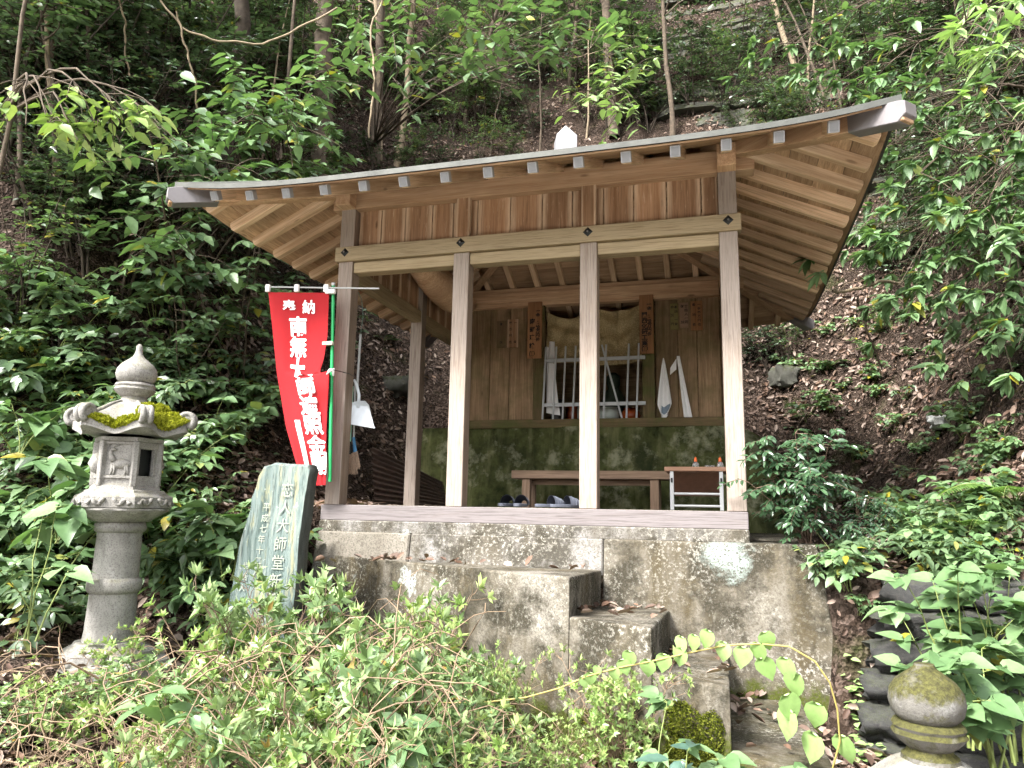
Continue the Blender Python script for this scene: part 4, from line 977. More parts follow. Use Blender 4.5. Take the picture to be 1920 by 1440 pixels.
def tubemesh(name, paths, n=5):
    Vs = []; Fs = []; b0 = 0; ang = np.arange(n)*2*np.pi/n
    for pts, rad in paths:
        pts = np.asarray(pts, float); m = len(pts); rad = np.broadcast_to(np.asarray(rad, float), (m,))
        t = nrmz(np.gradient(pts, axis=0)); ref = np.where(np.abs(t[:, 2:3]) < .9, np.array([[0, 0, 1.]]), np.array([[1., 0, 0]]))
        a = nrmz(np.cross(t, ref)); b_ = np.cross(a, t)
        V = pts[:, None] + (a[:, None]*np.cos(ang)[None, :, None] + b_[:, None]*np.sin(ang)[None, :, None])*rad[:, None, None]
        i, j = np.meshgrid(np.arange(n), np.arange(m-1)); q0 = j*n+i; q1 = j*n+(i+1) % n
        F = np.stack([q0, q1, q1+n, q0+n], -1).reshape(-1, 4)+b0; Vs.append(V.reshape(-1, 3)); Fs.append(F); b0 += m*n
    return fastmesh(name, np.concatenate(Vs), np.concatenate(Fs), True)
LIGHT = np.array([-.35, -.62, .70])
def grow(seed, H, W, nst, nsub, nlf, size, lay='spray', droop=.15, up=.25, tmin=.25, bl=.45, r0=.012, szv=.35, light=.5, bare=0.):
    """stems with side branches and leaves -> tube paths and leaf arrays"""
    rg = np.random.RandomState(seed); paths = []; Pn = []; D = []; N = []; S = []
    for s in range(nst):
        az = rg.rand()*2*np.pi; rr = W*np.sqrt(rg.rand())*(.35 if nst == 1 else 1); off = np.array([np.cos(az), np.sin(az), 0]); hh = H*(.6+.4*rg.rand())
        b0 = np.array([rg.randn()*.06*W, rg.randn()*.06*W, -.03]); t = np.linspace(0, 1, 7)[:, None]
        wob = np.cumsum(rg.randn(7, 3)*.03*H/3, 0)*np.array([1, 1, .3]); wob -= wob[0]
        path = b0 + off*rr*t**1.4 + np.array([0, 0, 1])*hh*(t - droop*.3*t*t) + wob
        paths.append((path, r0*(1.15-t[:, 0]*.85)))
        for b in range(nsub):
            tt = tmin+(1-tmin)*rg.rand()**.8 if b > 0 else 1.; f = tt*6; i = min(5, int(f)); st_ = path[i]+(path[i+1]-path[i])*(f-i)
            a2 = az*0+rg.rand()*2*np.pi; dr = off*.35+np.array([np.cos(a2), np.sin(a2), 0])+np.array([0, 0, up*(.3+rg.rand()*1.2)])
            dr /= np.linalg.norm(dr); L = bl*W*(.5+.8*rg.rand())*(1.2-.5*tt); u = np.linspace(0, 1, 5)[:, None]
            bp = st_ + dr*L*u + np.array([0, 0, -1])*droop*L*u*u + np.cumsum(rg.randn(5, 3)*.03*L, 0)*(u > 0)
            paths.append((bp, r0*.42*(1.1-u[:, 0]*.75)))
            if rg.rand() < bare: continue
            bd = bp[-1]-bp[-2]; bd /= np.linalg.norm(bd); sd_ = np.cross(bd, [0, 0, 1]); sd_ /= max(1e-6, np.linalg.norm(sd_))
            for k in range(nlf):
                if lay == 'whorl':
                    th = k*2.4+rg.rand()*.5; uu = np.cross(sd_, bd); ring_ = sd_*np.cos(th)+uu*np.sin(th)
                    ld = ring_*(.9+.2*rg.randn())+bd*(.25+.7*(k/nlf))+np.array([0, 0, .12]); p = bp[-1]-bd*size*.35*(1-k/nlf)*rg.rand()
                    nn_ = bd*1.0+LIGHT*light+rg.randn(3)*.2
                else:
                    v = .15+.85*(k+.5)/nlf; f = v*4; i = min(3, int(f)); p = bp[i]+(bp[i+1]-bp[i])*(f-i)
                    sg_ = 1 if k % 2 else -1
                    ld = bd*(.45+.3*rg.rand())+sd_*sg_*(.9)+np.array([0, 0, -.05])+rg.randn(3)*.22
                    if k == nlf-1: ld = bd+rg.randn(3)*.15
                    nn_ = np.array([0, 0, .9])+LIGHT*light+rg.randn(3)*.33
                Pn.append(p); D.append(ld); N.append(nn_); S.append(size*(1-szv+2*szv*rg.rand()))
    return paths, np.array(Pn), np.array(D), np.array(N), np.array(S)
class Proto:
    def __init__(s, pl, lm, sm, T, wid=1., leafname='foliage', stemname='stem', n=5):
        pa, Pn, D, N, S = pl; s.stem = tubemesh(stemname, pa, n); s.stem.materials.append(sm)
        s.leaf = leafmesh(leafname, Pn, D, N, S, T, wid); s.leaf.materials.append(lm); s.ln, s.sn = leafname, stemname
def plant(name, pr, loc, sc_, rz, label, cat, group, tilt=(0, 0), lm=None):
    o = bpy.data.objects.new(name, None); o.empty_display_size = .05
    M = Matrix.Translation(loc) @ Matrix.Rotation(tilt[0], 4, 'X') @ Matrix.Rotation(tilt[1], 4, 'Y') @ Matrix.Rotation(rz, 4, 'Z') @ Matrix.Diagonal((*([sc_]*3 if not hasattr(sc_, '__len__') else sc_), 1))
    link(o, None, M); tag(o, label, cat, group)
    for nm, me in ((pr.sn, pr.stem), (pr.ln, pr.leaf)):
        c = bpy.data.objects.new(nm, me); COL.objects.link(c); c.parent = o
        if nm == pr.ln: c['kind'] = 'stuff'
    return o
VR = random.Random(11)
_used = {}
def where(base_, px_, py_):
    cols = ((60, 'at the left edge'), (170, 'above the lantern roof'), (300, 'left of the roof tip'), (430, 'over the left roof tip'), (560, 'over the banner'), (700, 'over the left front post'), (860, 'over the second post'), (1000, 'left of the white finial'), (1140, 'over the third post'), (1290, 'right of the white finial'), (1420, 'over the right front post'), (1560, 'short of the right roof tip'), (1700, 'at the right roof tip'), (1820, 'right of the roof'), (9999, 'at the right edge'))
    rows = ((70, 'touching the top edge'), (150, 'near the top edge'), (260, 'on the upper slope'), (420, 'level with the roof'), (600, 'level with the banner top'), (750, 'halfway up'), (900, 'level with the lantern jewel'), (1020, 'level with the lantern platform'), (1150, 'level with the lantern shaft'), (1290, 'by the lantern foot'), (9999, 'near the bottom edge'))
    c = next(t for l, t in cols if px_ < l)
    if py_ > 1000: c = c.replace('over the', 'below the').replace('above the', 'below the')
    r = next(t for l, t in rows if py_ < l)
    return '%s %s, %s' % (base_, c, r)
# ---- rocks
def rockmesh(seed, d, flat=1., strata=0.):
    mb = MB(); 
    def fn(u, v):
        th = u*2*math.pi; ph = (v-.5)*math.pi; c = Vector((math.cos(th)*math.cos(ph), math.sin(th)*math.cos(ph), math.sin(ph)))
        c = Vector([math.copysign(abs(q)**.55, q) for q in c]); nz_ = 1+.42*mnoise.noise(c*1.9+Vector((seed*3.1, 0, 0)))+.2*mnoise.noise(c*5+Vector((seed, 2, 0)))
        p = Vector((c.x*d[0], c.y*d[1], c.z*d[2]))*nz_
        if strata: p.x *= 1+.08*math.sin(p.z*strata+seed); p.y *= 1+.1*math.sin(p.z*strata*1.3)
        return tuple(p)
    mb.grid(fn, 20, 12); me = mb.mesh('rock', smooth=True, ang=65); return me
def rocks(name, label, cat, mat, spec, part='stone'):
    protos = [rockmesh(i, (1, 1, 1), strata=7 if 'outcrop' in name else 0) for i in range(4)]
    for m_ in protos: m_.materials.append(mat)
    t = thing(name, label, cat, tuple(spec[0][0]))
    for i, (p, d, rz_) in enumerate(spec):
        M = Matrix.Translation(p) @ Matrix.Rotation(rz_, 4, 'Z') @ Matrix.Rotation(VR.uniform(-.12, .12), 4, 'X') @ Matrix.Diagonal((*d, 1)); obj(part, protos[i % 4], None, t, M)
    return t
ro = thing('rock_outcrop', 'layered grey-green rock face on the hillside above the right half of the roof', 'rock', tuple(hit(1450, 200)))
RX = np.arange(-1.9, 5.8, .06); RZ = np.arange(3.6, 15, .045); yy_ = np.arange(2.5, 16, .03); rk_ = np.random.RandomState(8)
edges = np.cumsum(np.concatenate([[3.0], .05+.24*rk_.rand(110)**1.6])); offs = rk_.rand(120)*.42
RYs = np.zeros((len(RZ), len(RX)))
for i, x in enumerate(RX):
    gcol = np.maximum.accumulate(ground(np.full_like(yy_, x), yy_)); y0 = np.interp(RZ, gcol, yy_)
    w1 = RZ + .28*fbm(np.full_like(RZ, x*.45), RZ*.25, 2) + .06*x + .05*fbm(np.full_like(RZ, x*3), RZ*2, 2); k_ = np.searchsorted(edges, w1)
    RYs[:, i] = y0 + .22 - offs[np.clip(k_, 0, 119)] - .16*fbm(np.full_like(RZ, x*1.3)+k_*.37, RZ*.6, 3) - .05*fbm(np.full_like(RZ, x*6)+k_, RZ*5, 2)
edge = np.minimum(sst(-1.9, -.9, RX+.0), sst(5.8, 4.8, RX)); RYs += (1-edge)[None]*.7
X_, Z_ = np.meshgrid(RX, RZ); n = len(RX); ii, jj = np.meshgrid(np.arange(n-1), np.arange(len(RZ)-1)); q = (jj*n+ii).ravel()
obj('rock_face', fastmesh('rock_face', np.stack([X_.ravel(), RYs.ravel(), Z_.ravel()], 1), np.stack([q, q+1, q+n+1, q+n], 1), False), M_cliff, ro)
spec = []
for row in range(6):
    x = .52 + .04*row
    while x < 1.75:
        wd = VR.uniform(.14, .27); spec.append(((x+wd, -.44-.12*(x-.5)+.06*row, -1.2+.155*row), (wd, .16, .088), VR.uniform(-.2, .1)-.15)); x += 2*wd*.93
rocks('dry_stone_wall', 'low wall of dark stacked stones right of the concrete base', 'wall', M_darkrock, [(Vector(a), b_, c) for a, b_, c in spec])
def boulder(px_, py_, d, mat, lab, seed=0, sink=.3):
    p = hit(px_, py_); me = rockmesh(seed+5, d); me.materials.append(mat); o = obj('boulder', me, None, None, Matrix.Translation(p+Vector((0, 0, d[2]*(1-sink)))) @ Matrix.Rotation(seed, 4, 'Z')); tag(o, lab, 'rock')
boulder(1767, 806, (.17, .07, .06), M_paler, 'flat white stone lying in the leaf litter on the right slope', 1)
boulder(1470, 725, (.15, .15, .13), M_cliff, 'grey boulder on the slope just right of the shrine roof corner', 2)
boulder(745, 740, (.2, .18, .14), M_cliff, 'mossy boulder on the slope seen between the left posts', 3)
# ---- leaf litter
def scatter(n_, seed, xr, yr, keep=None):
    rg = np.random.RandomState(seed); x = rg.uniform(*xr, n_); y = rg.uniform(*yr, n_); m = np.ones(n_, bool)
    if keep is not None: m = keep(x, y, rg)
    x, y = x[m], y[m]; e = .04; z = ground(x, y); gxn = (ground(x+e, y)-z)/e; gyn = (ground(x, y+e)-z)/e
    return np.stack([x, y, z], 1), nrmz(np.stack([-gxn, -gyn, np.ones_like(x)], 1)), rg
def infrus(x, y):
    dx, dy = x-CAM.x, y-CAM.y; a = np.arctan2(dx, dy)+YAW; return np.abs(a) < R(40)
def vis(x, y, rg):
    ins = (x > -2.85) & (x < .45) & (y > -.1) & (y < 2.95); d = np.hypot(x-CAM.x, y-CAM.y)
    return infrus(x, y) & ~ins & (rg.rand(len(x)) < np.clip(7/d, .3, 1)**1.3*np.clip(.62+1.7*fbm(x*1.1+9, y*1.1, 3), .08, 1))
Pn, Nn, rg = scatter(230000, 21, (-9, 8), (-4.2, 11.5), vis)
n_ = len(Pn); D = np.cross(Nn, nrmz(rg.randn(n_, 3))); Nl = nrmz(Nn + rg.randn(n_, 3)*.45)
me = leafmesh('leaf_litter', Pn+Nn*(.012+.03*rg.rand(n_, 1)), D, Nl, .028+.075*rg.rand(n_)**1.5, T_dry, 1., rnd=rg.rand(n_))
tag(obj('leaf_litter', me, L_dry), 'brown fallen leaves covering the slopes and ground around the shrine', 'leaves', kind='stuff')
Pn, Nn, rg = scatter(2600, 29, (-8, 7), (-3.8, 9.5), vis); pa = []
for q_, nr_ in zip(Pn, Nn):
    a_ = np.cross(nr_, nrmz(rg.randn(3))); L_ = .12+.5*rg.rand()**2; u_ = np.linspace(-.5, .5, 5)[:, None]; pa.append((q_+nr_*.03+a_*L_*u_+np.cumsum(rg.randn(5, 3)*.012, 0), .002+.005*rg.rand()**2))
tag(obj('fallen_twigs', tubemesh('fallen_twigs', pa, 4), M_twigd), 'fallen twigs lying among the leaf litter on the slopes', 'twigs', kind='stuff')
# fallen leaves lying on the landing and steps
rg = np.random.RandomState(4); Pn = []
for (x0, x1, zb_, zf, nn_) in ((-2.3, -.83, -.378, -.343, 46), (-.80, -.41, -.592, -.53, 46), (-.39, -.09, -.815, -.715, 34), (-.06, .28, -1.03, -.965, 60)):
    for k in range(nn_):
        x = x0+(x1-x0)*(rg.rand() if nn_ == 46 and zb_ < -.5 else rg.rand()); t = rg.rand()**2.2; yf = yfront(x)+.06; y = -.14+(yf+.14)*t
        if rg.rand() < .45: x = x0+.12*rg.rand()*(x1-x0)
        Pn.append((x, y, zb_+(zf-zb_)*t+.012+.012*rg.rand()))
Pn = np.array(Pn); n_ = len(Pn)
tag(obj('step_leaves', leafmesh('step_leaves', Pn, rg.randn(n_, 3)*[1, 1, .15], np.array([0, 0, 1])+rg.randn(n_, 3)*.4, .035+.045*rg.rand(n_), T_dry, 1.1, rnd=rg.rand(n_)), L_dry), 'dry brown leaves scattered on the concrete landing and steps', 'leaves', kind='stuff')
# ---- prototypes
EV = [Proto(grow(100+i, 1.7, .85, 5, 13, 9, .085, 'spray', .12, .25, .2, .5, .014, light=.35), L_dark if i < 3 else L_mid, M_barkd, T_mid) for i in range(5)]
BR = [Proto(grow(200+i, 2.3, .95, 3, 12, 9, .15, 'spray', .18, .12, .3, .62, .016, light=.45), L_pale if i != 1 else L_mid, M_bark, T_ov, .95) for i in range(3)]
HB = [Proto(grow(300+i, .42, .34, 5, 5, 5, .085, 'spray', .25, .3, .35, .5, .004, light=.45), (L_pale, L_mid, L_pale, L_mid)[i], M_gstem, T_ov, (1., .9, 1.25, .8)[i]) for i in range(4)]
AZ = [Proto(grow(400+i, .62, .34, (10, 8, 12, 6)[i], (17, 14, 18, 12)[i], 9, .043, 'whorl', .05, 1.1, (.2, .3, .2, .45)[i], .34, .0045, szv=.45, light=.6, bare=(.1, .35, .12, .2)[i]), L_tip if i % 2 else L_azal, M_twig if i % 2 else M_twigd, T_low, .85) for i in range(4)]
def saplings(seed):
    rg = np.random.RandomState(seed); t = np.linspace(0, 1, 9)[:, None]
    p = np.concatenate([np.cumsum(rg.randn(9, 2)*.05, 0), t*4.2], 1); p[:, :2] -= p[0, :2]; pa = [(p, .022*(1.2-t[:, 0]*.8))]
    for b in range(7):
        i = rg.randint(3, 8); a = rg.rand()*6.28; d = np.array([np.cos(a), np.sin(a), .7]); L = .4+.7*rg.rand(); u = np.linspace(0, 1, 5)[:, None]
        pa.append((p[i]+d*L*u+np.cumsum(rg.randn(5, 3)*.03, 0)*(u > 0), .008*(1.1-u[:, 0]*.8)))
    return pa
SAP = []
for i in range(4):
    pl = grow(500+i, 4.2, .7, 1, 12, 8, .085, 'spray', .1, .3, .45, .9, .024, light=.35); SAP.append(Proto(pl, L_dark if i % 2 else L_mid, M_bark if i % 2 else M_barkp, T_low, 1., 'foliage', 'trunk'))
# ---- trees: trunk, limbs and a crown that closes overhead
AZB = [Proto(grow(420+i, .60, .40, 10, 14, 7, .036, 'whorl', .08, .7, .3, .42, .0045, szv=.45, light=.6, bare=.62), L_tip if i else L_azal, M_twig, T_low, .8) for i in range(2)]
def treeproto(seed, H, r, lm, bark, ivy=False, lean=(0, 0), cr=2.2, nl=350):
    rg = np.random.RandomState(seed); t = np.linspace(0, 1, 14)[:, None]
    w_ = np.cumsum(rg.randn(14, 2)*.045, 0); w_ -= w_[0]
    p = np.concatenate([w_+t*np.array([lean]), t*H-.5], 1); rad = r*(1.0-.6*t[:, 0]); rad[0] *= 1.5; rad[1] *= 1.15
    tr = tubemesh('trunk', [(p, rad)], 10); tr.materials.append(bark); br = []; tips = []
    for b in range(14):
        f = .45+.55*rg.rand(); q0 = p[int(f*13)]; a = rg.rand()*6.28; d = np.array([np.cos(a), np.sin(a), .45+.4*rg.rand()]); L = cr*(.5+.6*rg.rand()); u = np.linspace(0, 1, 7)[:, None]
        bp = q0+d*L*u+np.cumsum(rg.randn(7, 3)*.07, 0)*(u > 0); br.append((bp, r*.3*(1.1-u[:, 0]*.85))); tips += [bp[3], bp[4], bp[5], bp[6]]
    bm__ = tubemesh('limb', br, 5); bm__.materials.append(bark)
    tips = np.array(tips); c = tips[rg.randint(len(tips), size=nl)]; Pn = c+rg.randn(nl, 3)*[.45, .45, .28]
    cm = leafmesh('crown', Pn, rg.randn(nl, 3)*[1, 1, .4], np.array([0, 0, 1])+rg.randn(nl, 3)*.5, .10+.07*rg.rand(nl), T_low, 1.1); cm.materials.append(lm)
    iv = None
    if ivy:
        k = 1500; tt = rg.rand(k)*.75; i = (tt*13).astype(int); a = rg.rand(k)*6.28; o = np.stack([np.cos(a), np.sin(a), np.zeros(k)], 1); sprd = (rg.rand(k, 1)**1.5)*.32
        Pn = p[i]+(p[np.minimum(i+1, 13)]-p[i])*((tt*13-i)[:, None])+o*(rad[i][:, None]+sprd)
        iv = leafmesh('ivy', Pn, o+rg.randn(k, 3)*.6, o+LIGHT*.5+rg.randn(k, 3)*.4, .05+.035*rg.rand(k), T_low, 1.2); iv.materials.append(L_mid)
    return tr, bm__, cm, iv
def tree(px_, py_, meshes, label, group, sc_=1., rz_=0., tilt=(0, 0)):
    p = hit(px_, py_); o = thing('forest_tree', label, 'tree', tuple(p), group)
    M = Matrix.Translation(p-Vector((0, 0, .15))) @ Matrix.Rotation(tilt[0], 4, 'X') @ Matrix.Rotation(tilt[1], 4, 'Y') @ Matrix.Rotation(rz_, 4, 'Z') @ Matrix.Diagonal((sc_, sc_, sc_, 1)); o.matrix_basis = M; WM[o.name] = M
    for nm, me in zip(('trunk', 'limb', 'crown', 'ivy'), meshes):
        if me is None: continue
        c = bpy.data.objects.new(nm, me); COL.objects.link(c); c.parent = o
        if nm in ('crown', 'ivy'): c['kind'] = 'stuff'
    return o
TA = treeproto(1, 7.5, .17, L_dark, M_bark, True, (-.3, 0)); TB = treeproto(2, 8.5, .13, L_dark, M_barkd); TC = treeproto(3, 8, .19, L_mid, M_bark); TD = treeproto(4, 7, .07, L_mid, M_barkp); TE = treeproto(5, 7, .055, L_dark, M_bark)
tree(262, 262, TA, 'thick leaning trunk wrapped in ivy at the upper left', None, 1., 0, (0, R(-27)))
tree(292, 262, TE, 'slender dark trunk leaning left beside the ivy-clad tree', None, 1.1, 1, (0, R(-16)))
tree(432, 300, TB, 'straight dark trunk at upper left between the ivy tree and the broad mossy trunk', None, 1., 2, (0, 0))
tree(605, 320, TC, 'broad mossy trunk with flared foot behind the left part of the roof', None, 1.0, .5, (0, R(-2)))
tree(716, 300, TD, 'pale slim trunk, left of a pair above the roof', None, 1., 1, (0, R(-4))); tree(742, 305, TD, 'pale slim trunk, right of a pair above the roof', None, .95, 3, (0, R(2)))
tree(1270, 258, TE, 'single brown slim trunk above the roof to the right of the white finial', None, .95, 4, (0, R(-5)))
tree(1515, 175, TD, 'pale thin trunk leaning left in front of the rock outcrop', None, .8, 5, (0, R(-12)))
tree(1060, 200, TE, 'thin dark trunk high above the middle of the roof', None, .9, 1.3, (0, R(6)))
tree(30, 200, TB, 'dark trunk at the far upper left corner', None, .9, .3, (0, R(-6))); tree(870, 240, TE, 'dark crooked thin trunk above the middle of the roof', None, .9, 2.2, (0, R(14)))
tree(1780, 180, TE, 'dark thin trunk behind the foliage at the upper right', None, 1., 2.9, (0, R(5)))
SL = 'thin sapling with sparse leaves on the dark upper hillside'
for i in range(34):
    px_ = VR.choice([VR.uniform(0, 1200), VR.uniform(0, 800), VR.uniform(1200, 1900)]); py_ = VR.uniform(60, 420) if px_ < 520 else VR.uniform(60, 300)
    if px_ > 1200: py_ = VR.uniform(40, 260)
    plant('sapling', SAP[i % 4], hit(px_, py_), VR.uniform(.7, 1.1), VR.uniform(0, 6), where('thin sapling', px_, py_), 'sapling', 'thin saplings on the hillside', (VR.uniform(-.1, .1), VR.uniform(-.2, .2)))
# ---- evergreen understory on the hillside
EL = 'dark glossy evergreen bush on the wooded hillside'
ev = [(60, 440, 1), (150, 540, .9), (250, 450, .9), (30, 650, .8), (300, 345, .9), (130, 310, 1), (20, 300, 1), (200, 230, .9), (480, 420, .8), (570, 350, .8),
  (640, 330, .8), (700, 335, .6), (770, 335, .75), (830, 325, .7), (900, 320, .75), (960, 310, .6), (1000, 260, .8), (890, 240, .8), (780, 230, .8), (680, 220, .8), (1100, 240, .7), (1180, 240, .55),
  (60, 140, .9), (330, 150, .9), (400, 220, .8), (480, 170, .9), (560, 200, .8), (640, 140, .9), (760, 110, .9), (900, 90, .9), (1020, 130, .9), (1130, 140, .8), (150, 60, 1), (500, 60, 1), (700, 40, 1), (1000, 30, 1),
  (1400, 260, .5), (1470, 255, .7), (1540, 265, .75), (1600, 300, .7), (1660, 340, .8), (1740, 420, .8), (1700, 260, .9), (1620, 190, .9), (1760, 190, 1), (1860, 260, 1), (1900, 400, .9), (1800, 330, .9), (1690, 100, .9), (1850, 100, 1), (1530, 130, .6), (1350, 110, .5),
  (1440, 700, .55), (1480, 690, .4), (1410, 680, .5), (1800, 520, .7), (1900, 560, .7), (1690, 520, .5), (560, 620, .55), (620, 600, .5), (440, 560, .8), (380, 480, .8), (100, 700, .6)]
rb = random.Random(5)
ev += [(rb.uniform(0, 1230), rb.uniform(-10, 260), rb.uniform(.8, 1.35)) for _ in range(80)] + [(rb.uniform(1280, 1920), rb.uniform(0, 300), rb.uniform(.6, 1.1)) for _ in range(44)] + [(rb.uniform(1640, 1925), rb.uniform(300, 640), rb.uniform(.35, .7)) for _ in range(18)] + [(rb.uniform(0, 330), rb.uniform(260, 520), rb.uniform(.6, .95)) for _ in range(12)]
for i, (a, b_, s_) in enumerate(ev):
    plant('evergreen_bush', EV[(i*3+i//5) % 5], hit(a, b_), s_*VR.uniform(.85, 1.15), VR.uniform(-.8, .8), where(('small' if s_ < .7 else 'large' if s_ > 1. else 'rounded')+(' glossy evergreen bush', ' dark evergreen bush')[i % 2], a, b_-90), 'bush', 'evergreen bushes on the hillside', (VR.uniform(.0, .25), VR.uniform(-.15, .15)))
# ---- pale broad-leaved shrubs left of the roof
br = [(470, 500, 1., 0, 'tall pale shrub whose leafy sprays rise above the left roof corner'), (330, 640, .95, 1, 'broad-leaved green shrub left of the roof corner, behind the lantern'), (245, 560, .8, 2, 'pale broad-leaved shrub reaching out at the far left above the lantern'),
  (450, 730, .75, 0, 'pale shrub with large drooping leaves under the left eave'), (550, 640, .7, 2, 'leafy pale shrub behind the red banner'), (400, 470, .9, 2, 'pale shrub with layered sprays just left of the roof tip'), (600, 420, .75, 0, 'pale shrub rising behind the left half of the roof edge'), (330, 780, .5, 1, 'low green shrub on the slope between lantern and banner'), (640, 690, .4, 1, 'small green shrub behind the left front post')]
for a, b_, s_, k, lab in br: plant('broadleaf_shrub', BR[k], hit(a, b_), s_, VR.uniform(-.6, .6), lab, 'shrub', 'pale shrubs left of the shrine', (R(8), VR.uniform(-.1, .1)))
# ---- herbs on the slopes
HLs = {0: 'low pale-leaved herb on the slope by the stone lantern', 1: 'low mid-green herb on the slope by the stone lantern'}
for i in range(125):
    a = VR.uniform(-20, 540); b_ = 560+ (1120-560)*VR.random()**.75
    if i > 104: a, b_ = VR.uniform(-20, 420), VR.uniform(1080, 1290)
    if 120 < a < 300 and b_ > 1050: continue
    p = hit(a, b_); k = i % 4
    plant('slope_herb', HB[k], p, VR.uniform(.7, 1.35), VR.uniform(0, 6), where(('broad pale herb', 'narrow green herb', 'round pale herb', 'small green herb')[k], a, b_), 'herb', 'herbs on the left slope', (VR.uniform(.1, .4), VR.uniform(-.2, .2)))
HRs = 'low leafy herb on the slope right of the concrete base'
for i in range(84):
    a = VR.uniform(1560, 1925); b_ = VR.uniform(940, 1180)
    if VR.random() < .55: a, b_ = VR.uniform(1450, 1900), VR.uniform(560, 900)
    k = VR.choice([0, 2, 3]); s_ = VR.uniform(.35, .8)
    plant('slope_herb', HB[k], hit(a, b_), s_, VR.uniform(0, 6), where(('tiny ' if s_ < .5 else 'low ' if s_ < .65 else 'taller ')+{0: 'broad-leaved herb', 2: 'round-leaved herb', 3: 'narrow-leaved herb'}[k], a, b_), 'herb', 'herbs on the right slope', (.15, VR.uniform(-.2, .2)))
# ---- near plants
def frond(rg, base, az, L, lift, out):
    u = np.linspace(0, 1, 16)[:, None]; d = np.array([np.cos(az), np.sin(az), 0]); rach = base + d*L*(u*.92) + np.array([0, 0, 1])*L*(lift*u-.75*lift*u*u-.15*u*u)
    sd_ = np.cross(d, [0, 0, 1.])
    for k in range(34):
        v = .08+.9*k/34; f = v*15; i = min(14, int(f)); p = rach[i]+(rach[i+1]-rach[i])*(f-i); tg = rach[i+1]-rach[i]; tg = tg/np.linalg.norm(tg)
        w_ = L*.24*np.sin(np.pi*(v*.93+.07))**.8
        for sg_ in (-1, 1): out[0].append(p); out[1].append(sd_*sg_+tg*.35+np.array([0, 0, -.12])); out[2].append(np.array([0, 0, 1])+rg.randn(3)*.12); out[3].append(w_*(.9+.2*rg.rand()))
    out[4].append((rach, .004*(1.2-u[:, 0])))
T_pin = rowleaf([(.15, .075), (.6, .065)], .2, .1)
def fern(px_, py_, n_, L, lift, lm, label, seed, D=None):
    rg = np.random.RandomState(seed); out = [[], [], [], [], []]
    for i in range(n_): frond(rg, np.zeros(3), i/n_*6.28+rg.rand()*.5, L*(.75+.35*rg.rand()), lift, out)
    p = hit(px_, py_) if D is None else atD(px_, py_, D); t = thing('fern', label, 'fern', tuple(p)); M = WM[t.name]
    me = tubemesh('rachis', out[4], 4); obj('rachis', me, M_gstem, t, M)
    o = obj('fronds', leafmesh('fronds', out[0], out[1], out[2], out[3], T_pin), lm, t, M); o['kind'] = 'stuff'
fern(1905, 950, 8, .55, .8, L_fern, 'bright green fern at the right edge above the hydrangea leaves', 1); fern(1840, 1000, 6, .35, .7, L_fern, 'small fern low on the right slope beside the bright fern', 2)
fern(350, 1080, 7, .5, .9, L_dfern, 'dark fern between the stone lantern and the stele', 3); fern(720, 640, 6, .3, .6, L_dfern, 'small dark fern on the slope between the left posts', 4); fern(1560, 690, 6, .3, .6, L_dfern, 'little dark fern on the slope below the right roof corner', 5)
# nandina beside the right end of the platform
nd = Proto(grow(61, .95, .42, 12, 16, 11, .062, 'spray', .3, .25, .3, .55, .007, light=.55), L_nand, M_twigd, T_mid, .9)
plant('nandina_shrub', nd, tuple(atY(1515, 1040, .15)), (.8, .75, .88), .3, 'dark glossy nandina bush right of the platform beside the right post', 'shrub', 'nandina bushes', (R(8), R(-6)))
nd2 = Proto(grow(62, .8, .40, 10, 14, 10, .062, 'spray', .35, .2, .25, .55, .007, light=.55), L_nand, M_twigd, T_mid, .9)
plant('nandina_shrub', nd2, tuple(atY(1610, 1050, .25)), (.6, .5, .55), 1.3, 'dark nandina bush spilling over the dark stones right of the platform', 'shrub', 'nandina bushes', (R(15), 0))
# plants whose leaves are big enough to pick apart: every leaf its own object
LEAFMESH = {}
def lmesh(kind, mat, wid=1., var=0):
    k = (kind, mat.name, wid, var)
    if k not in LEAFMESH:
        T = {'heart': rowleaf([(-.07, .22), (.10, .40), (.34, .43), (.62, .29), (.84, .11)], .10+.1*var, .10+.12*var), 'ov': rowleaf([(.10, .16), (.30, .29), (.55, .27), (.8, .13)], .2+.1*var, .1+.2*var)}[kind]
        me = fastmesh('leaf', T[0]*np.array([wid, 1, 1]), T[1], True); me.materials.append(mat); LEAFMESH[k] = me
    return LEAFMESH[k]
def leafM(p, d, nrm, s_):
    d = Vector(d).normalized(); x = d.cross(Vector(nrm)).normalized(); z = x.cross(d)
    return Matrix(((x.x*s_, d.x*s_, z.x*s_, p[0]), (x.y*s_, d.y*s_, z.y*s_, p[1]), (x.z*s_, d.z*s_, z.z*s_, p[2]), (0, 0, 0, 1)))
def bigleaf(name, label, cat, loc, pl, mat, kind, wid, stem, group=None, rz=0., sc_=1., szs=None):
    pa, Pn, D, N, S = pl; t = thing(name, label, cat, tuple(loc), group, rz); M = WM[t.name] @ Matrix.Scale(sc_, 4)
    obj('stem', tubemesh('stem', pa, 5), stem, t, M)
    for i in range(len(Pn)): obj('leaf', lmesh(kind, mat, wid, i % 3), None, t, M @ leafM(Pn[i], D[i], N[i], S[i]))
    return t
hy = [(1780, 1350, 3.3, .5, 'hydrangea bush with toothed heart-shaped leaves just left of and behind the mossy lantern jewel', 71), (1830, 1390, 3.2, .92, 'tall hydrangea bush right of and above the mossy lantern jewel', 72), (1915, 1420, 3.2, .9, 'hydrangea bush at the right edge above the bottom corner', 73), (1870, 1440, 2.7, .45, 'low hydrangea bush in the bottom right corner beside the lantern', 74)]
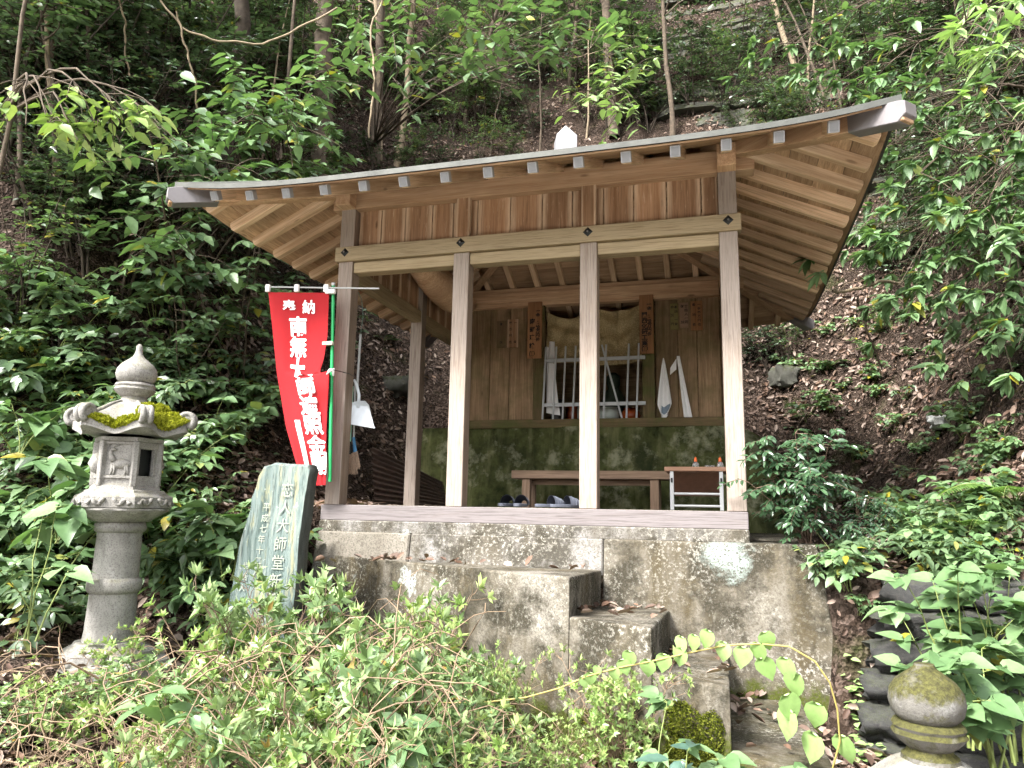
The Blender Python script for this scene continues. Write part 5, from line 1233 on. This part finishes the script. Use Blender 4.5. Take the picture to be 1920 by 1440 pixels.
for px_, py_, d_, H_, lab, sd_ in hy:
    p = atD(px_, py_, d_); bigleaf('hydrangea_bush', lab, 'bush', p, grow(sd_, H_, .32, 6, 5, 4, .10, 'spray', .15, .4, .3, .42, .006, szv=.25, light=1.0), L_pale, 'heart', .92, M_gstem, 'hydrangea bushes at the lower right')
for px_, py_, d_, H_, lab, sd_ in ((60, 1190, 3.9, .85, 'kudzu-like vine with big pale leaves at the left edge below the lantern roof', 81), (100, 1010, 4.3, .55, 'big-leaved vine climbing the slope left of the lantern', 82), (30, 850, 4.8, .5, 'big-leaved creeper at the left edge above the lantern platform', 83), (420, 1080, 4.5, .55, 'big-leaved plant between lantern shaft and stele', 84)):
    p = atD(px_, py_, d_); bigleaf('creeper', lab, 'creeper', p, grow(sd_, H_, .4, 4, 4, 4, .14, 'spray', .3, .3, .3, .45, .005, szv=.3, light=.9), L_pale, 'heart', .85, M_gstem, 'big-leaved creepers on the left')
# the heart-leaved vine in front of the steps
vn = thing('heart_leaf_vine', 'lime-green vine with heart-shaped leaves arching across the lower steps', 'vine', tuple(hit(1480, 1400)))
def vp(x, y): return atD(x, y, 3.15-.45*(x-800)/800)
path = [(820, 1318), (900, 1318), (985, 1308), (1050, 1290), (1100, 1268), (1160, 1252), (1230, 1238), (1300, 1222), (1360, 1210), (1420, 1207), (1480, 1212), (1528, 1240), (1556, 1280), (1570, 1330), (1575, 1390), (1560, 1445)]
obj('stem', tubemesh('stem', [(np.array([vp(*q) for q in path]), np.full(len(path), .0035))], 6), plain('vine_stem', (.32, .26, .08), .6), vn)
for i, (zx, zy, s_) in enumerate([(945, 675, 22), (975, 665, 24), (1055, 648, 26), (1080, 625, 28), (1105, 600, 30), (1167, 630, 32), (1220, 612, 32), (1280, 555, 32), (1280, 595, 32), (1322, 545, 28), (1370, 535, 32), (1422, 575, 34), (1483, 592, 36), (1535, 577, 34), (1555, 537, 32), (1547, 630, 38), (1625, 632, 40), (1658, 685, 42), (1628, 760, 46), (1640, 818, 50), (1732, 787, 42), (1722, 895, 48), (1815, 897, 46), (1000, 640, 20)]):
    px_, py_ = 560+.5625*zx, 900+.5625*zy; c = vp(px_, py_); m_ = vp(px_, py_-s_*.5); d_ = (vp(px_+VR.uniform(-.45, .45)*s_, py_+s_*.55)-m_)
    sz = s_*1.12*3/FPX; nr = (CAM-c).normalized()*.8+Vector((VR.uniform(-.6, .2), 0, VR.uniform(.4, .9)))
    obj('leaf', lmesh('heart', L_lime, .98, i % 3), None, vn, leafM(m_, d_, nr, sz))
# broad single leaves in the foreground
def herb(px_, py_, d_, H_, n_, size, mat, kind, wid, lab, seed, cat='herb', nst=2, nsub=3):
    p = atD(px_, py_, d_); p.z = min(p.z, gz(p.x, p.y)+.25)
    pl = grow(seed, H_, .16, nst, nsub, n_, size, 'spray', .2, .5, .4, .5, .004, szv=.25, light=1.1); bigleaf('broadleaf_herb', lab, cat, p, pl, mat, kind, wid, M_gstem, 'broad-leaved herbs in the foreground')
herb(1285, 1480, 2.5, .22, 2, .125, L_blue, 'ov', .75, 'blue-green herb with one tall pointed leaf at the bottom edge', 91, 'herb', 1, 2)
herb(1420, 1510, 2.6, .22, 3, .10, L_pale, 'heart', .85, 'pale herb at the bottom edge below the lowest step', 92); herb(1365, 1500, 2.7, .22, 3, .06, L_blue, 'heart', .9, 'small dark round-leaved herb at the bottom edge below the moss patch', 93)
herb(790, 1500, 2.5, .36, 4, .13, L_pale, 'ov', .8, 'pale herb with pointed leaves at the bottom edge left of the small lime bush', 94); herb(640, 1290, 3.0, .38, 3, .15, L_pale, 'ov', .9, 'large pale leaves standing out of the azaleas beside the stele', 95)
herb(1230, 1460, 2.7, .3, 4, .08, L_pale, 'ov', .9, 'small pale herb at the bottom edge left of the blue-green leaf', 96); herb(1520, 1520, 2.6, .2, 3, .08, L_lime, 'heart', .9, 'lime herb at the bottom edge left of the mossy lantern', 97)
herb(570, 1240, 3.5, .5, 3, .09, L_mid, 'ov', .8, 'dark leafy shoot between stele and landing', 98); herb(350, 1490, 2.4, .4, 4, .10, L_pale, 'ov', .8, 'pale herb among the azalea twigs at the bottom left', 99)
# azaleas massed in front of lantern, stele and stairs
AL = 'twiggy azalea bush with small pale green leaves in the front left thicket'
def ytop(x): return float(np.interp(x, [0, 120, 250, 400, 520, 640, 750, 840, 900, 1000], [1225, 1245, 1225, 1130, 1140, 1130, 1110, 1170, 1250, 1330]))
k = 0
for d_, y0, step in ((3.9, -10, 95), (3.5, 20, 85), (3.15, 65, 84), (2.8, 115, 88), (2.5, 170, 95), (2.25, 230, 110)):
    a = -40.
    while a < 950:
        yt = ytop(a)+y0+VR.choice([-45, -20, 0, 30, 60, 95])+VR.uniform(-15, 15); pt = atD(a, yt, d_); g0 = gz(pt.x, pt.y); hh = pt.z-g0
        if not (d_ > 3.6 and 380 < a < 640 and False):
            if hh > .12: plant('azalea_bush', AZB[k % 2] if (d_ < 3 and VR.random() < (.75 if a < 520 else .3)) else AZ[k % 4], (pt.x, pt.y, g0-.02), (max(.75, min(1.15, hh/.62)), max(.75, min(1.15, hh/.62)), hh/.56*VR.uniform(.8, 1.1)), VR.uniform(0, 6), where(('leafy azalea', 'twiggy azalea', 'dense azalea', 'sparse azalea')[k % 4], a, yt), 'bush', 'azalea bushes in the front left thicket', (VR.uniform(-.12, .12), VR.uniform(-.12, .12)))
        k += 1; a += step*VR.uniform(.8, 1.2)
AF = Proto(grow(450, .42, .3, 16, 22, 9, .022, 'whorl', .05, .9, .2, .36, .003, light=.5), L_tip, M_twig, T_low, .9)
plant('lime_bush', AF, tuple(hit(1165, 1475)), (1.15, 1., 1.25), 0, 'small yellow-green fine-leaved bush in front of the mossy step', 'bush', None)
plant('lime_bush', AF, tuple(hit(1040, 1500)), .7, 2, 'low yellow-green bush left of the larger lime bush at the bottom edge', 'bush', None)
plant('lime_bush', AF, tuple(hit(930, 1440)), (.7, .7, 1.2), 4, 'slender yellow-green shoot bush in front of the landing wall', 'bush', None)
# moss cushions on the lowest stair faces
def stair_moss(x0, x1, z0, z1, seed, n_):
    def fn(u, v):
        x = x0+(x1-x0)*u; z = z0+(z1-z0)*v; e = min(1, 5*min(u, 1-u))*min(1, 4*(1-v))
        return Vector((x, yfront(x)-.015+.045*(z+.35)/1.15*0-.06*(-.8-z)/.7*0, z)), Vector((-.4, -.86, .25)), e*(.8+1.3*mnoise.noise((x*6+seed, z*6, 2.))+.5*mnoise.noise((x*18+seed, z*18, 4.)))
    o = tufts(fn, n_, seed, None, 'green moss cushion', .013, .42, L_moss2); o.parent = base; o.matrix_parent_inverse = WM[base.name].inverted()
stair_moss(-.39, -.085, -1.2, -.76, 3, 9000); stair_moss(-.80, -.42, -1.2, -.9, 6, 4500); stair_moss(-2.0, -.95, -1.2, -.82, 8, 8000)
# dry twigs tangled through the thicket
rg = np.random.RandomState(17); pa = []
for i in range(300):
    a = rg.uniform(-40, 950); d_ = rg.uniform(2.2, 3.9); yt = ytop(a)+rg.uniform(60, 330); p = np.array(atD(a, yt, d_)); g0 = gz(p[0], p[1])
    if p[2] < g0+.02: p[2] = g0+.05
    dr = rg.randn(3)*[1, .6, .55]; dr /= np.linalg.norm(dr); L = .12+.4*rg.rand(); u = np.linspace(0, 1, 6)[:, None]; pa.append((p+dr*L*(u-.3)+np.cumsum(rg.randn(6, 3)*.018, 0)+np.array([0, 0, .25*L])*(1-(2*u-1)**2), (.0012+.0022*rg.rand())*(1.15-u[:, 0]*.6)))
tag(obj('dry_twigs', tubemesh('dry_twigs', pa, 4), M_twig), 'tangle of bare tan twigs running through the azalea thicket', 'twigs', kind='stuff')
# ground cover at the right of the platform and under the azaleas
def cover(name, label, n_, seed, pxr, pyr, size, lm, hgt=.08, T=T_ov, wid=1.2):
    rg = np.random.RandomState(seed); Pn = []
    for i in range(n_//3):
        a_, b_ = rg.uniform(*pxr), rg.uniform(*pyr)
        if 1540 < a_ < 1720 and 1075 < b_ < 1290: continue
        p = hit(a_, b_); c = np.array(p)+[0, 0, hgt*rg.rand()]
        for j in range(3): Pn.append(c+rg.randn(3)*size*.3)
    Pn = np.array(Pn); m_ = len(Pn); a = np.tile([0, 2.1, 4.2], m_//3)+np.repeat(rg.rand(m_//3)*6, 3)
    D = np.stack([np.cos(a), np.sin(a), .1+0*a], 1)+rg.randn(m_, 3)*.15; N = np.array([0, 0, 1])+LIGHT*.7+rg.randn(m_, 3)*.25
    tag(obj(name, leafmesh(name, Pn, D, N, size*(.7+.6*rg.rand(m_)), T, wid, rnd=rg.rand(m_)), lm), label, 'ground cover', kind='stuff')
cover('ground_cover', 'small pale clover-like leaves covering the ground right of the concrete base', 900, 31, (1560, 1930), (930, 1240), .05, L_pale)
cover('ground_cover', 'lime clover-like leaves around the foot of the concrete base and lantern', 380, 32, (1595, 1730), (1300, 1440), .045, L_lime, .06)
cover('ground_cover', 'small green leaves covering the ground left of the lantern', 1500, 33, (0, 560), (640, 1180), .06, L_mid, .15)
cover('ground_cover', 'sparse dark seedlings on the leafy slope at the right', 260, 34, (1430, 1920), (560, 920), .06, L_dark, .1)
# ---- foliage hanging into the picture from the upper right and the top
def overhang(name, label, cat, trunk, clusters, lm, size, T, seed, ntip=11, nlf=9, wid=1., spread=.3, lay='whorl', tr_r=.09):
    rg = np.random.RandomState(seed); pa = []; Pn = []; D = []; N = []; S = []
    t = thing(name, label, cat, tuple(trunk)); tr = np.array(trunk, float); topz = tr + [0, 0, 6.]
    tu = np.linspace(0, 1, 8)[:, None]; obj('trunk', tubemesh('trunk', [(tr+[0, 0, 6.]*tu+np.cumsum(rg.randn(8, 3)*.04, 0), tr_r*(1.2-tu[:, 0]*.7))], 8), M_bark, t)
    for (px_, py_, d_) in clusters:
        c = np.array(atD(px_, py_, d_)); s0 = tr+[0, 0, max(.3, c[2]-tr[2]+.4)]; u = np.linspace(0, 1, 8)[:, None]
        bp = s0+(c-s0)*u+np.array([0, 0, .35])*np.sin(np.pi*u)+np.cumsum(rg.randn(8, 3)*.02, 0); pa.append((bp, .012*(1.3-u[:, 0])))
        for k in range(ntip):
            e = c+rg.randn(3)*[spread, spread, spread*.75]; s1 = bp[rg.randint(4, 8)]; b2 = s1+(e-s1)*u[::2]+np.array([0, 0, .06])*np.sin(np.pi*u[::2]); pa.append((b2, .004*(1.2-u[::2][:, 0]*.7)))
            bd = nrmz((e-s1)+np.array([-.15, -.1, -.12])); sd_ = nrmz(np.cross(bd, [0, 0, 1.])); uu = np.cross(sd_, bd)
            for j in range(nlf):
                th = j*2.4+rg.rand(); 
                if lay == 'whorl': ld = (sd_*np.cos(th)+uu*np.sin(th)*.6)*.9+bd*(.4+.5*j/nlf)+np.array([0, 0, -.12])
                else: ld = sd_*(1 if j % 2 else -1)+bd*.5+rg.randn(3)*.2+np.array([0, 0, -.15])
                pp = e-bd*size*(.5 if lay == 'whorl' else 1.)*rg.rand() if lay == 'whorl' else s1+(e-s1)*(.3+.7*j/nlf)
                Pn.append(pp); D.append(ld); N.append(np.array([0, 0, .9])+LIGHT*.6+rg.randn(3)*.3); S.append(size*(.7+.6*rg.rand()))
    obj('branches', tubemesh('branches', pa, 5), M_bark, t); o = obj('foliage', leafmesh('foliage', Pn, D, N, S, T, wid), lm, t); o['kind'] = 'stuff'
gr = atD(2120, 900, 6.2); gr.z = gz(gr.x, gr.y)
overhang('oak_tree', 'evergreen tree whose whorled glossy leaves hang in from the right edge', 'tree', tuple(gr), [(1740, 220, 6), (1800, 300, 5.8), (1870, 250, 5.6), (1720, 330, 5.9), (1850, 400, 5.5), (1900, 340, 5.4), (1760, 420, 5.8), (1690, 480, 5.9), (1820, 490, 5.6), (1890, 520, 5.4), (1750, 540, 5.7), (1860, 600, 5.5), (1910, 610, 5.3), (1640, 400, 6.1), (1680, 250, 6.4), (1600, 150, 7.2), (1500, 110, 7.6), (1780, 120, 6.6), (1880, 150, 6)], L_pale, .125, T_ov, 51, 19, 9, .75, .36)
gr2 = atD(2150, 800, 4.6); gr2.z = gz(gr2.x, gr2.y)
overhang('maple_tree', 'bright lime branch tip hanging close in the top right corner', 'tree', tuple(gr2), [(1860, 40, 4), (1905, 110, 3.9), (1800, 20, 4.2)], L_lime, .12, T_lan, 52, 7, 7, 1.1, .16)
gt = hit(700, 300)
overhang('climber_tree', 'round-leaved pale climber spreading across the top middle of the hillside', 'tree', tuple(gt), [(730, 60, 8.2), (800, 20, 8), (660, 40, 8.2), (880, 40, 8), (960, 30, 7.8), (1040, 60, 7.6), (1110, 90, 7.4), (1160, 60, 7.2), (840, 110, 8), (760, 130, 8), (1060, 20, 7.6), (920, 120, 7.8)], L_pale, .14, T_ov, 53, 7, 6, 1.15, .34, 'spray')
gt = hit(1160, 262)
overhang('yellowing_shrub', 'slender shrub with some yellow leaves behind the roof right of the white finial', 'shrub', tuple(gt), [(1140, 170, 7), (1170, 220, 7), (1110, 190, 7.1), (1190, 130, 7), (1150, 110, 7.2)], L_lime, .12, T_ov, 54, 5, 6, 1., .25, 'spray')
# lianas crossing the upper left
rg = np.random.RandomState(77)
for i, pts in enumerate([[(300, 0), (350, 60), (420, 78), (500, 85), (560, 60), (640, 20)], [(330, 20), (345, 90), (370, 160), (375, 240)], [(225, 0), (222, 60), (240, 140)], [(1560, 545), (1640, 532), (1700, 525)], [(1610, 560), (1625, 640), (1650, 700)], [(690, 260), (700, 150), (690, 60), (720, 0)]]):
    d_ = 7.2 if i not in (3, 4) else 6.2; pt = np.array([atD(x, y, d_+.1*j) for j, (x, y) in enumerate(pts)]); u = np.linspace(0, len(pt)-1, 24); q_ = np.stack([np.interp(u, np.arange(len(pt)), pt[:, c]) for c in range(3)], 1)+np.cumsum(rg.randn(24, 3)*.008, 0)
    tag(obj('liana', tubemesh('liana', [(q_, .010 if i != 3 else .014)], 6), M_barkp if i != 4 else M_bark), ['long tan liana sweeping across the upper left', 'tan liana hanging beside the straight dark trunk', 'short pale liana left of the ivy-clad trunk', 'pale bare branch sticking out right of the roof corner', 'thin hanging root right of the roof corner', 'pale liana climbing beside the slim trunk pair'][i], 'liana')

# bare hanging twigs on the slope right of the roof
rg = np.random.RandomState(91); pa = []
tw = thing('bare_shrub', 'bare tan twigs arching over the leaf litter right of the roof corner', 'shrub', tuple(hit(1620, 560)))
for i in range(46):
    q0 = np.array(hit(rg.uniform(1530, 1760), rg.uniform(440, 640))); a = rg.rand()*6.28; d = np.array([np.cos(a)*.7, -.5+.4*np.sin(a), .8]); L = .4+.7*rg.rand(); u = np.linspace(0, 1, 9)[:, None]
    pa.append((q0+d*L*u+np.array([0, -.1, -1.])*L*.75*u*u+np.cumsum(rg.randn(9, 3)*.02, 0)*(u > 0), .0035*(1.2-u[:, 0])))
obj('twigs', tubemesh('twigs', pa, 4), M_twig, tw)

gt = hit(-70, 800)
overhang('leaning_shrub', 'shrub with bright yellow-green leaves leaning in from the left edge above the lantern', 'shrub', tuple(gt), [(40, 232, 5.3), (110, 240, 5.3), (180, 235, 5.4), (240, 250, 5.5), (290, 270, 5.5), (140, 270, 5.4)], L_tip, .13, T_ov, 55, 5, 5, .9, .17, 'spray', .02)
gt = hit(520, 470)
overhang('pale_sapling', 'tall sapling with mint-green layered sprays above and left of the roof tip', 'sapling', tuple(gt), [(450, 130, 7), (510, 180, 7), (570, 150, 7), (625, 145, 7), (480, 225, 6.8), (560, 245, 6.8), (410, 205, 7), (340, 235, 6.8), (390, 290, 6.5), (310, 330, 6.3), (255, 430, 6), (335, 470, 6.1), (270, 490, 6), (430, 320, 6.6)], L_pale, .15, T_ov, 56, 7, 7, .95, .28, 'spray', .03)
